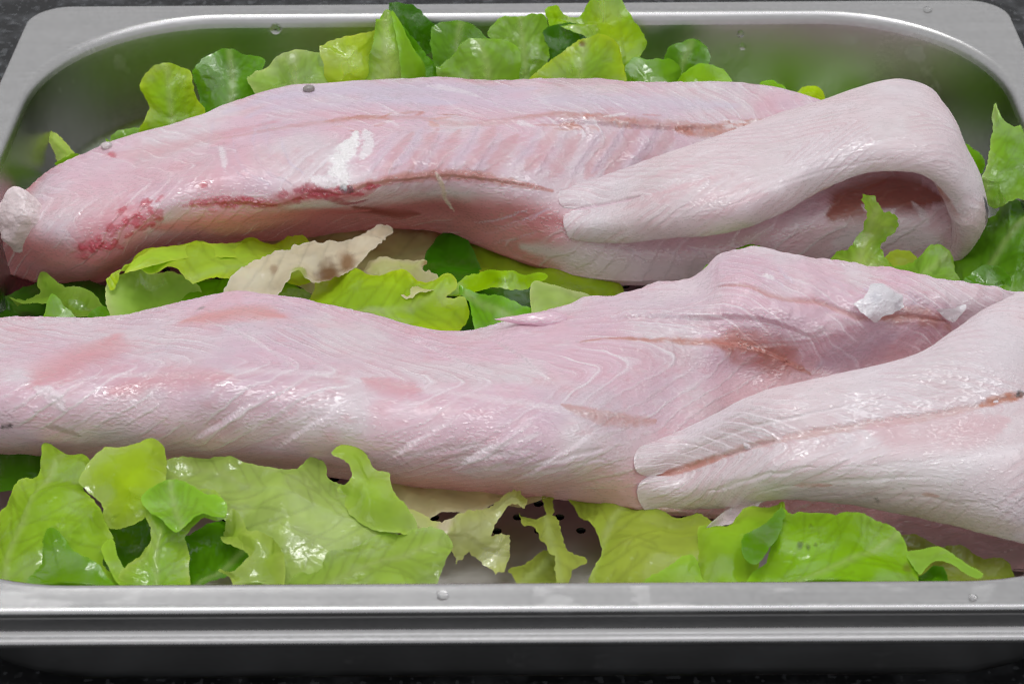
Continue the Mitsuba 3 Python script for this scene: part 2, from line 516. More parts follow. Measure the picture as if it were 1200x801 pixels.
# ---- upper fillet
fish1 = 'fish_fillet'
USED[fish1] = 1
labels[fish1] = dict(label='pale pink fish fillet at the back of the pan, tail folded into an open loop', category='fish fillet')
st1 = [
    [(28, 222, -16), (16, 250, -15), (10, 285, -20), (8, 305, -26), (8, 322, -31)],
    [(60, 194, -10), (56, 230, -7), (52, 275, -12), (48, 310, -24), (45, 332, -34)],
    [(120, 173, -6), (120, 215, -5), (118, 262, -6.5), (112, 306, -18), (103, 333, -34)],
    [(200, 150, -3), (200, 192, -2), (195, 238, -3.5), (186, 272, -13), (176, 298, -29)],
    [(280, 117, -1), (285, 160, 1), (285, 208, 1.5), (280, 248, -8), (270, 282, -28)],
    [(350, 98, 0), (360, 140, 3), (365, 190, 3.5), (365, 230, -3), (362, 250, -13.5), (360, 274, -29)],
    [(440, 94, 0), (450, 140, 2), (450, 185, 3.5), (450, 218, -2), (450, 238, -13.5), (450, 266, -30)],
    [(520, 93, -1), (530, 140, 1), (530, 182, 1.5), (530, 210, -4), (530, 240, -15.5), (530, 277, -31)],
    [(600, 97, -2), (610, 140, 0), (610, 182, -1.5), (610, 218, -7), (607, 258, -17.5), (600, 303, -33)],
    [(700, 97, -3), (700, 140, 0), (700, 190, -7), (700, 240, -14), (700, 285, -22), (700, 328, -34)],
    [(800, 99, -5), (800, 150, -8), (800, 205, -15), (800, 260, -20), (800, 298, -25), (800, 328, -34)],
    [(900, 105, -8), (900, 160, -12), (900, 225, -14), (900, 264, -15), (900, 296, -23), (900, 324, -34)],
    [(1000, 130, -9), (1000, 185, -11), (1000, 224, -11), (1000, 256, -15), (1000, 286, -24), (1000, 316, -35)],
    [(1092, 160, -13), (1097, 203, -15), (1102, 236, -15), (1108, 266, -20), (1112, 294, -28), (1112, 318, -36)]]
A = Flesh(body_mesh(st1, 860, 230, 60, BASE), PINK, 1)
ground_colour(A)
A.tint(.9 * sstep(-8, -18, A.rest[:, 2]) * (1 - sstep(5, 30, A.rest[:, 0])), lin(218, 136, 138))  # low faces redder: warm shade put into the colour, against green bounce
A.tint(.6 * sstep(-10, -18, A.rest[:, 2]) * sstep(5, 30, A.rest[:, 0]), lin(228, 200, 206))
A.waves(30, 2.2)
A.waves(9, 0.35)
A.flakes(.40, 8.0, 0.9, .5, lin(250, 246, 250), .9)
A.flakes(.40, 3.1, 1.1, .03, WHITE, .5)
# pale bluish upper band along the ridge
for c in family([(240, 140), (300, 112), (400, 102), (560, 100), (760, 103), (930, 112)], [(240, 160), (300, 130), (400, 122), (560, 122), (760, 125), (900, 135)], 4, 3):
    A.tint(A.fall(c, 9, 0.5) * 0.5, BLUE)
for c in family([(300, 100), (360, 125), (420, 140)], [(880, 103), (900, 118), (915, 128)], 22, 4):
    A.groove(c, 0.55, 0.16, WHITE, 0.35)
# rust line between the upper band and the plates
for l, w, k in (([(240, 168), (290, 155), (380, 140), (450, 138), (500, 141), (560, 146), (620, 137), (690, 138), (760, 147), (820, 150), (880, 140)], 4.0, .35),
                ([(600, 140), (640, 136), (700, 140), (760, 146), (840, 150)], 4.0, .45), ([(790, 152), (820, 156), (860, 150), (890, 140)], 4.5, .9), ([(380, 140), (420, 136), (460, 142)], 3.5, .6)):
    A.patch(l, w, RUST, k, 2.0, bump=.5)
rng = np.random.default_rng(25)
for _ in range(64):
    x = rng.uniform(360, 885)
    y = np.interp(x, [360, 450, 600, 700, 800, 885], [142, 139, 142, 142, 151, 143]) + rng.normal(0, 4.5)
    if rng.uniform() < .25 + .75 * (noise(np.array([[x / 45.0, 0.5, 3.0]]), 5)[0]):
        A.patch([(x, y), (x + rng.uniform(8, 30), y + rng.uniform(-6, 6))], rng.uniform(.8, 2.6), [RUST, lin(208, 130, 112), lin(220, 166, 150), WHITE][rng.integers(0, 4)], rng.uniform(.4, .9), 1.5, bump=.5)  # the white streaks are glints painted into the colour
A.step([(420, 143), (520, 145), (600, 143), (690, 145), (800, 152), (880, 146)], (0, -1), 9, .8)
# plates
rng = np.random.default_rng(5)
for x in np.linspace(440, 745, 10):
    x += rng.uniform(-9, 9)
    q = rng.uniform(-5, 5)
    l = [(x + 22, 150 + q), (x + 13, 165), (x + 2, 181), (x - 13, 199 + q)]
    A.patch([(p[0] + 17, p[1] + 2) for p in l], 4.5, lin(212, 156, 160), .55, 3.0)
    A.groove(l, 2.4, -0.5, lin(222, 206, 222), 0.55, .5)
    A.step(l, (-1, -.4), 5, 0.35)
# swirls of the left half
for c in family([(250, 130), (238, 170), (255, 205), (300, 225)], [(345, 110), (330, 150), (345, 190), (375, 215)], 9, 6):
    A.groove(c, 0.7, 0.22, BLUE, 0.45)
for c in family([(70, 215), (110, 240), (130, 290)], [(230, 140), (215, 200), (225, 250)], 10, 7):
    A.groove(c, 0.8, 0.2, WHITE, 0.25)
for c in family([(100, 190), (170, 170), (240, 150)], [(80, 290), (160, 250), (230, 230)], 8, 17):
    A.groove(c, 0.6, 0.15, PALE, 0.35)
A.tint(A.fall([(60, 240), (150, 215), (250, 190), (330, 185)], 24, .5) * .35, lin(226, 168, 178))
# blood line and overhang above the belly
blood = [(215, 242), (245, 239), (290, 238), (320, 240), (350, 232), (375, 225), (405, 228), (430, 217), (470, 212), (520, 206), (560, 210), (610, 215), (650, 222)]
A.step(blood, (0, -1), 10, .8)
A.groove(blood[:7], 2.0, 0.3)
A.patch(blood, 3.0, lin(200, 110, 116), .6, 1.6, bump=.4)
A.patch([(290, 238), (330, 238), (360, 230), (385, 226), (415, 232), (440, 222)], 6.0, lin(190, 84, 96), .6, 2.5, bump=.4)
A.patch([(345, 222), (372, 222), (395, 236), (430, 236)], 3.5, lin(168, 56, 76), .8, 2.0)
A.patch([(400, 222), (440, 215), (520, 205), (600, 213), (650, 222)], 2.6, RUST, .7, 1.6)
A.tint(A.fall([(92, 302), (112, 284), (140, 265), (178, 250)], 13, .6) * .7, lin(212, 116, 130))
A.tint(A.fall([(120, 182), (150, 180), (230, 165), (320, 140)], 6, .6) * .35, lin(212, 140, 146))
rng = np.random.default_rng(15)
for _ in range(34):
    t = rng.uniform(0, 1)
    x, y = 92 + 90 * t + rng.normal(0, 7), 302 - 54 * t + rng.normal(0, 8)
    L_, a_ = rng.uniform(5, 20), rng.uniform(-1.1, -.2)
    A.patch([(x, y), (x + L_ * math.cos(a_), y + L_ * math.sin(a_))], rng.uniform(1.2, 3.2), lin(196, 78, 94), rng.uniform(.5, 1), 1.5, bump=.4)
for l in ([(128, 178), (136, 184)], [(236, 220), (242, 212)], [(222, 240), (240, 236)]):
    A.patch(l, 2.0, lin(200, 84, 98), .8, 1.5)
for _ in range(26):
    x = rng.uniform(225, 440)
    y = np.interp(x, [215, 290, 350, 405, 470], [242, 238, 232, 228, 212]) + rng.normal(0, 5)
    A.patch([(x, y), (x + rng.uniform(8, 26), y + rng.uniform(-7, 3))], rng.uniform(1.0, 2.6), lin(184, 60, 80), rng.uniform(.5, 1), 1.2, bump=.5)
# belly wall: darker rose
A.tint(A.fall([(400, 250), (460, 245), (540, 245), (620, 255), (660, 262)], 9, .4) * .95, lin(196, 122, 126))
A.tint(A.fall([(415, 242), (450, 248), (490, 250)], 6, .4) * .9, lin(160, 82, 78))
A.tint(A.fall([(30, 312), (70, 320), (110, 315)], 11, .5) * .6, lin(206, 150, 158))
A.tint(A.fall([(610, 290), (680, 305), (780, 318), (900, 310)], 10, .4) * .8, PALE)
A.tint(np.minimum(1, 1.5 * A.fall([(975, 252), (1005, 234), (1050, 222), (1100, 232)], 14, .5)) * .9, lin(160, 90, 70))
A.patch([(1010, 240), (1030, 250), (1050, 245)], 3, WHITE, .7, 1.5, bump=.5)
A.patch([(1070, 235), (1082, 250), (1090, 262)], 2.5, WHITE, .8, 1.5, bump=.5)
A.tint(A.fall([(980, 285), (1040, 275), (1100, 285)], 9, .4) * .8, lin(236, 226, 232))
for c in family([(660, 285), (690, 300), (700, 322)], [(900, 285), (920, 300), (930, 318)], 9, 8):
    A.groove(c, 0.6, 0.2, BLUE, 0.4)
for c in family([(640, 235), (600, 250), (540, 262)], [(650, 262), (620, 275), (580, 285)], 5, 18):
    A.groove(c, .5, .12, BLUE, .4)
# white torn membrane patches
A.patch([(418, 154), (406, 176), (396, 198), (406, 220)], 6.0, lin(250, 250, 252), 1.0, 1.1, .42, .66, bump=1.0)
A.patch([(366, 207), (382, 213), (400, 210)], 3.5, WHITE, .9, 1.0, .35, .65, bump=.8)
A.patch([(428, 150), (432, 168), (424, 186)], 3.5, WHITE, .9, .9, .4, .65, bump=.8)
A.patch([(258, 170), (262, 185), (264, 198)], 2.0, WHITE, .8, 1.0)
A.patch([(398, 222), (408, 222), (415, 226)], 2.0, lin(70, 70, 78), .7, 1.0)
A.patch([(500, 100), (530, 103), (560, 112)], 3.5, WHITE, .5, 2.0)
A.patch([(510, 203), (518, 215), (522, 232), (532, 248)], 1.2, CREAM, 1.0, 1.0, .2, .4, bump=1.0)
A.patch([(140, 318), (160, 300), (185, 295), (210, 292), (210, 282)], 4.0, WHITE, .6, 2.0, bump=.5)
A.tint(A.fall([(185, 268), (240, 260), (300, 256), (360, 252), (430, 246)], 9, .4) * .9, lin(222, 136, 140))  # redder strip painted to offset green light off the lettuce
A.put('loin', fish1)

def over(F, pts):
    """Points of a flap that lie on the fillet below it, (x, y, lift above it)."""
    P = F.v[F.pick([p[:2] for p in pts])]
    return [(p[0], p[1], q[2] + p[2]) for p, q in zip(pts, P)]


A.index()
fl1 = [
    over(A, [(657, 221, .2), (655, 232, .4), (659, 241, .4), (666, 246, .1), (662, 253, .4), (662, 266, .6), (668, 279, .3)]),
    over(A, [(698, 205, 1.0), (697, 222, 2.5), (699, 244, 2.4), (698, 262, 3.0), (700, 286, 1.2)]),
    [(800, 165, 1), (796, 192, 2.5), (796, 222, 1), (797, 253, -4), (800, 284, -13.5)],
    [(900, 129, 3.5), (896, 160, 7.5), (893, 195, 7.5), (890, 232, 3.5), (890, 270, -8.5)],
    [(990, 99, 6), (988, 125, 11), (985, 155, 13), (985, 185, 10), (985, 219, 2)],
    [(1050, 84, 6), (1056, 112, 12), (1058, 145, 15), (1052, 172, 13), (1045, 201, 7)],
    [(1088, 93, 2), (1103, 125, 8), (1115, 155, 11), (1112, 182, 10), (1105, 206, 6)],
    [(1105, 116, -4), (1122, 150, -1), (1138, 185, 1), (1145, 210, 0), (1146, 234, -3)],
    [(1108, 142, -13), (1130, 180, -11), (1148, 212, -9), (1158, 238, -10), (1160, 264, -12)],
    [(1102, 165, -22), (1122, 205, -21), (1138, 240, -20), (1150, 270, -21), (1150, 294, -23)],
    [(1070, 195, -30), (1090, 235, -31), (1105, 268, -32), (1118, 296, -33), (1124, 318, -34)],
    [(980, 215, -35), (1000, 255, -35.5), (1010, 285, -36), (1018, 305, -36.5), (1025, 320, -37)]]
B = Flesh(sheet_mesh(fl1, [1.0, 3.0, 6, 7, 8, 9, 11.5, 13, 13, 10, 7, 3], 620, 210), PALE, 2)
B.tint(0.35 * sstep(.4, .7, fbm(B.rest / 25, 4, 8)), lin(228, 204, 206))
B.tint(0.3 * sstep(.5, .75, fbm(B.rest / 14, 4, 18)), lin(214, 206, 206))
B.tint(0.3 * sstep(.5, .8, fbm(B.rest / 5, 3, 9)), WHITE)
rr, cc = np.divmod(np.arange(B.n * B.m), B.m)
inside = (cc > 210) * sstep(.34, .46, rr / B.n) * (1 - sstep(.64, .74, rr / B.n))
B.tint(.9 * inside * sstep(.2, .6, fbm(B.rest / 6, 3, 12)), lin(170, 98, 76))
B.flakes(.5, 7.0, 2.2, .28, lin(246, 240, 244), .5)
B.flakes(.5, 2.4, 2.8, .03, WHITE, .35)
B.waves(24, 1.4)
B.waves(9, 0.35)
for c in family([(670, 225), (780, 185), (900, 145), (1040, 100)], [(700, 270), (800, 262), (900, 225), (1080, 185)], 11, 9):
    B.groove(c, 0.9, 0.2, WHITE, .3)
B.groove([(670, 246), (700, 241), (750, 230)], 1.2, 0.6, PINK, .5)
B.groove([(850, 235), (920, 205), (1000, 180), (1090, 175)], 1.0, 0.4, WHITE, .5)
B.patch([(950, 245), (980, 225), (1010, 210), (1040, 204), (1080, 208)], 1.8, lin(222, 190, 160), .7, 2.0)
B.patch([(1153, 232), (1156, 245), (1154, 262)], 3.0, lin(88, 90, 98), .95, 1.2, .38, .55, bump=.15)
B.patch([(1143, 250), (1147, 240)], 2.0, WHITE, .6, 1.5)
B.tint(B.fall([(1110, 300), (1140, 280), (1150, 240)], 12, .4) * .4, lin(214, 190, 180))
for c in family([(700, 222), (760, 205), (840, 178)], [(760, 275), (830, 255), (900, 225)], 6, 19):
    B.patch(c, 2.5, ROSE, .22, 4.0)
B.put('folded_tail', fish1, label='pale tail end folded back over the fillet as an open loop')

# ---- lower fillet
fish2 = 'fish_fillet_001'
labels[fish2] = dict(label='pale pink fish fillet at the front of the pan, a split flap on it', category='fish fillet')
st2 = [
    [(-45, 392, -14), (-48, 430, -8.5), (-48, 475, -7.5), (-45, 512, -15.5), (-42, 533, -30)],
    [(0, 378, -10), (0, 418, -4.5), (0, 468, -2.5), (0, 508, -11.5), (0, 534, -28)],
    [(100, 376, -9), (100, 415, -3.5), (100, 465, -1.5), (100, 508, -10.5), (100, 536, -27)],
    [(190, 361, -6), (190, 405, -0.5), (190, 465, -0.5), (190, 508, -9.5), (190, 539, -26)],
    [(270, 346, -3), (270, 396, 2.5), (270, 460, 2.5), (270, 510, -8.5), (270, 544, -26)],
    [(350, 355, -4), (350, 402, 1.5), (350, 465, 1.5), (350, 514, -8.5), (350, 547, -26)],
    [(430, 370, -6), (430, 415, -0.5), (430, 475, 0.5), (430, 525, -8.5), (430, 558, -26)],
    [(510, 388, -10), (510, 425, -2.5), (510, 480, 0.5), (510, 535, -9.5), (510, 570, -26)],
    [(600, 377, -9), (600, 420, -2.5), (600, 488, -0.5), (600, 540, -8.5), (600, 577, -26)],
    [(690, 352, -6), (690, 400, -2.5), (690, 470, -1.5), (690, 538, -9.5), (690, 587, -27)],
    [(780, 330, -4), (780, 388, -3), (780, 445, -8), (780, 525, -17), (780, 598, -29)],
    [(822, 319, -4), (824, 362, -2), (828, 402, -6), (832, 440, -11), (824, 522, -19), (822, 601, -31)],
    [(847, 298, 0), (849, 345, 1), (855, 392, -5), (860, 435, -13), (855, 515, -21), (850, 604, -33)],
    [(940, 304, 0), (940, 345, 1), (945, 392, -6), (948, 430, -16), (942, 520, -24), (940, 618, -35)],
    [(1040, 316, -1), (1040, 348, -1), (1040, 385, -8), (1036, 422, -18), (1038, 520, -26), (1040, 640, -36)],
    [(1130, 334, -3), (1130, 352, -5), (1130, 376, -11), (1130, 410, -20), (1130, 520, -26), (1130, 660, -36)],
    [(1200, 345, -8), (1200, 360, -10), (1200, 385, -15), (1200, 420, -22), (1200, 530, -26), (1200, 668, -36)],
    [(1245, 360, -14), (1245, 375, -15), (1245, 400, -18), (1245, 440, -24), (1245, 540, -27), (1245, 665, -36)]]
C = Flesh(body_mesh(st2, 900, 240, 60, BASE), PINK, 3)
ground_colour(C)
C.tint(.7 * sstep(-10, -22, C.rest[:, 2]), lin(228, 176, 174))  # low faces warmer: tone of the shaded side put into the colour
C.waves(34, 2.4)
C.waves(9, 0.35)
C.disp += 2.6 * (fbm(C.rest / [7.0, 9.0, 9.0] + 3, 3, 77) - .5) * sstep(0, 25, C.rest[:, 0]) * sstep(-52, -40, C.rest[:, 1])
C.disp += 1.0 * (fbm(C.rest / [6.0, 9.0, 9.0] + 3, 3, 78) - .5) * sstep(-52, -40, C.rest[:, 1])
C.flakes(.46, 8.5, 1.25, 0.40, lin(250, 246, 250), 1.0, curve=.012)
C.flakes(.46, 2.7, 1.4, .03, WHITE, .55, curve=.012)
for c in family([(620, 500), (560, 520), (470, 530)], [(740, 530), (660, 550), (560, 566)], 9, 24):
    C.groove(c, 1.2, 0.3, PALE, .5)
lat = [(60, 452), (130, 440), (220, 438), (300, 432), (380, 436), (460, 446), (560, 462), (660, 478), (740, 486)]
C.groove(lat, 2.2, 0.45, WHITE, .25, .6)
C.patch(lat, 3.0, WHITE, .3, 1.5, bump=.5)
C.tint(C.fall([(45, 445), (80, 425), (110, 412), (135, 392)], 17, .5) * .6, lin(222, 140, 146))
C.tint(C.fall([(130, 458), (200, 442), (270, 440)], 8, .7) * .5, lin(220, 144, 150))
C.tint(C.fall([(215, 374), (260, 366), (290, 362), (330, 370)], 9, .6) * .6, lin(220, 144, 134))
C.tint(C.fall([(425, 440), (455, 447), (490, 452)], 6, .6) * .5, lin(216, 124, 134))
C.patch([(660, 472), (710, 488), (770, 492)], 4, RUST, .6, 2, bump=.4)
C.patch([(40, 452), (60, 460), (75, 478)], 4, WHITE, .6, 2, bump=.8)
C.patch([(0, 502), (8, 500), (15, 498)], 1.2, lin(60, 55, 55), .9, .8)
C.patch([(52, 500), (75, 505), (95, 512)], 1.6, lin(150, 128, 110), .6, .8)
C.patch([(230, 360), (240, 357)], 1.8, GREYF, .6, .8)
C.tint(C.fall([(0, 528), (100, 530), (250, 538), (400, 548)], 10, .4) * .5, lin(200, 166, 160))
# red-brown line and valley of the back layer
red = [(680, 399), (740, 396), (800, 398), (850, 402), (890, 410), (930, 428), (950, 436)]
C.step(red, (0, 1), 9, 1.2)
C.patch(red, 3.2, RUST, .9, 2.0, bump=.4)
C.patch([(840, 398), (895, 412), (940, 432)], 10, lin(190, 120, 108), .8, 5)
C.groove([(840, 335), (880, 340), (920, 352), (970, 355), (1010, 372), (1060, 372), (1110, 378)], 1.4, .6, RUST, .6)
C.patch([(1030, 372), (1060, 370), (1100, 378), (1115, 386)], 5, lin(206, 150, 134), .7, 2.5)
C.step([(700, 372), (760, 368), (830, 372), (880, 372), (930, 385), (960, 400)], (0, -1), 8, 1.4)
for c in family([(700, 395), (760, 375), (840, 340)], [(880, 410), (960, 405), (1080, 385)], 10, 25):
    C.groove(c, .8, .3, WHITE, .35)
for c in family([(850, 305), (880, 325), (900, 350)], [(1080, 330), (1100, 345), (1110, 358)], 8, 26):
    C.groove(c, .9, .3, BLUE, .35)
C.tint(C.fall([(1050, 395), (1000, 415), (960, 428)], 9, .4) * .6, lin(200, 180, 198))
C.patch([(896, 322), (905, 330)], 2.0, WHITE, 1.0, 1.0, bump=1.0)
C.tint(C.fall([(1020, 640), (1120, 645), (1200, 650)], 26, .4) * 1., lin(176, 146, 146))  # shade below the flap, painted as a darker grey-pink
for l in ([(560, 470), (500, 510), (450, 540)], [(640, 480), (580, 520), (520, 558)], [(705, 500), (655, 535), (600, 566)], [(330, 450), (270, 490), (215, 520)], [(430, 455), (370, 495), (320, 525)],
          [(470, 388), (520, 410), (570, 442)], [(560, 388), (605, 412), (655, 452)], [(240, 372), (300, 398), (350, 428)]):
    C.step(l, (1, .4), 11, .6)
    C.patch(l, 1.0, WHITE, .35, 1.5)
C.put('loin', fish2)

C.index()
fl2 = [
    over(C, [(750, 524, .2), (744, 536, .5), (747, 551, .5), (760, 558, .1), (751, 566, .5), (748, 582, .7), (756, 597, .3)]),
    over(C, [(800, 499, 1.5), (801, 524, 3.0), (806, 547, 1.8), (803, 570, 3.4), (803, 599, 1.0)]),
    [(900, 448, 0), (900, 480, 3), (905, 514, -1), (900, 548, -4), (900, 597, -17)],
    [(1000, 425, 3), (1000, 460, 7), (1000, 499, 3), (1000, 542, -1), (1000, 605, -17)],
    [(1085, 397, 6), (1088, 440, 10), (1090, 487, 5), (1090, 542, 0), (1090, 621, -17)],
    [(1148, 351, 7), (1150, 415, 12), (1150, 476, 6), (1150, 540, 1), (1150, 631, -16)],
    [(1200, 326, 7), (1202, 395, 12), (1202, 463, 6), (1202, 536, 1), (1202, 639, -16)],
    [(1240, 330, 1), (1245, 395, 5), (1247, 465, 0), (1247, 540, -4), (1247, 640, -18)],
    [(1255, 350, -10), (1262, 410, -8), (1265, 475, -11), (1265, 545, -14), (1262, 640, -24)],
    [(1240, 375, -26), (1248, 430, -27), (1250, 490, -28), (1248, 555, -29), (1240, 640, -33)],
    [(1150, 400, -34), (1150, 450, -34.5), (1150, 510, -35), (1150, 570, -35.5), (1150, 645, -36.5)]]
D = Flesh(sheet_mesh(fl2, [1.0, 3.5, 7, 9, 9.5, 10, 10, 10, 9, 6, 3], 620, 260), PALE, 4)
D.tint(0.35 * sstep(.4, .7, fbm(D.rest / 25, 4, 28)), lin(228, 204, 206))
D.tint(0.3 * sstep(.5, .75, fbm(D.rest / 14, 4, 38)), lin(214, 206, 206))
D.tint(0.3 * sstep(.5, .8, fbm(D.rest / 5, 3, 29)), WHITE)
D.tint(sstep(-17, -22, D.rest[:, 2]) * sstep(.25, .35, np.arange(D.n * D.m) // D.m / D.n), lin(166, 136, 136))  # low parts of the flap darkened in colour to stand for shade
D.flakes(.5, 8.0, 2.2, .3, lin(246, 240, 244), .5)
D.flakes(.5, 2.4, 2.8, .03, WHITE, .35)
D.waves(26, 1.5)
D.waves(10, 0.35)
gr = [(770, 557), (810, 546), (850, 532), (905, 514), (960, 503), (1040, 493), (1120, 480), (1200, 462)]
D.groove(gr[:4], 1.6, .6, jitter=.5)
D.groove(gr[2:], 2.0, .5, jitter=.6)
D.patch(gr, 2.6, lin(206, 158, 146), .5, 2.2)
D.patch([(772, 557), (810, 547), (850, 532)], 2.4, RUST, .9, 2)
D.patch([(1150, 474), (1180, 466), (1200, 461)], 3, lin(190, 120, 90), .9, 2)
D.patch([(1190, 462), (1200, 460)], 1.8, lin(50, 45, 45), .9, .8)
D.patch([(1020, 500), (1100, 510), (1180, 490)], 11, lin(222, 180, 186), .6, 8)
for c in family([(760, 530), (860, 480), (980, 440), (1100, 405)], [(800, 540), (920, 500), (1050, 480), (1190, 445)], 7, 31):
    D.groove(c, .8, .2, WHITE, .35)
for c in family([(790, 580), (900, 545), (1050, 525), (1190, 500)], [(850, 600), (950, 590), (1080, 585), (1190, 600)], 8, 32):
    D.groove(c, 1.0, .3, WHITE, .35)
D.patch([(1000, 570), (1060, 555), (1130, 545), (1200, 520)], 6.0, WHITE, .6, 3.0)
D.patch([(930, 572), (955, 571), (975, 571)], 1.3, RUST, .6, 1.5)
D.patch([(1080, 581), (1100, 582)], 1.3, RUST, .6, 1.5)
D.patch([(1027, 585), (1028, 592)], 1.0, lin(90, 84, 80), .8, .8)
D.tint(D.fall([(930, 590), (1000, 595), (1100, 605), (1200, 620)], 9, .4) * .7, lin(206, 192, 182))
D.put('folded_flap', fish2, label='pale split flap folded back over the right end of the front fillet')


# ------------------------------------------------------------------ small pieces on the fish
def blob(name, parent, px, py, z, size, seed, color, bsdf='flesh', spike=None, **lab):
    m = trimesh.creation.icosphere(4)
    u = np.array(m.vertices)
    v = u * (1 + 0.4 * (fbm(u * 1.6 + seed, 3, seed)[:, None] - 0.5)) * np.asarray(size)
    if spike is not None:
        w = np.clip(u @ (np.asarray(spike) / np.linalg.norm(spike)), 0, 1) ** 7
        v = v + w[:, None] * np.asarray(spike)
    v = v + at(px, py, z)
    col = np.tile(color, (len(v), 1)) * (0.88 + 0.24 * fbm(v / 3, 3, seed)[:, None])
    return put(name, v, m.faces, bsdf, parent, color=np.clip(col, 0, .95), **lab)


m = trimesh.creation.icosphere(5)
u = np.array(m.vertices)
rng = np.random.default_rng(4)
for _ in range(11):
    d = rng.normal(0, 1, 3)
    d /= np.linalg.norm(d)
    h = rng.uniform(.62, .9)
    q = u @ d
    u = u - np.where(q > h, q - h, 0)[:, None] * d * .9
tm = trimesh.Trimesh(u, m.faces, process=False)
trimesh.smoothing.filter_laplacian(tm, lamb=.5, iterations=60)
u = np.array(tm.vertices)
u = u * (1 + .25 * (fbm(u * 3 + 4, 3, 6)[:, None] - .5)) * [9.4, 6.0, 10.4]
w = np.clip(np.array(m.vertices) @ (np.array([-.15, .25, .95]) / 1.0), 0, 1) ** 9
u = u + w[:, None] * np.array([-1.0, 1.5, 4.0]) + at(25, 261, -12)
put('fat_lump', u, m.faces, 'flesh', fish1, color=np.clip(np.tile(lin(244, 230, 231), (len(u), 1)) * (.85 + .2 * fbm(u / 3, 3, 3)[:, None]), 0, .95), label='whitish lump of fat at the left tip of the back fillet')
blob('skin_speck', fish1, 362, 104, 1.2, (2.0, 1.6, 1.3), 5, lin(150, 142, 138))
blob('skin_speck', fish1, 125, 171, -5.0, (2.0, 1.8, 1.2), 8, lin(206, 196, 196))
for k, (x, y) in enumerate(((1052, 486), (1111, 480), (1166, 470), (877, 521))):
    P = D.v[D.pick([[x, y]])[0]]
    blob('fat_fleck', fish2, x, y, P[2] - .5, (2.0 - (k > 1) * .7, 1.5, 0.9), 20 + k, lin(230, 220, 226))


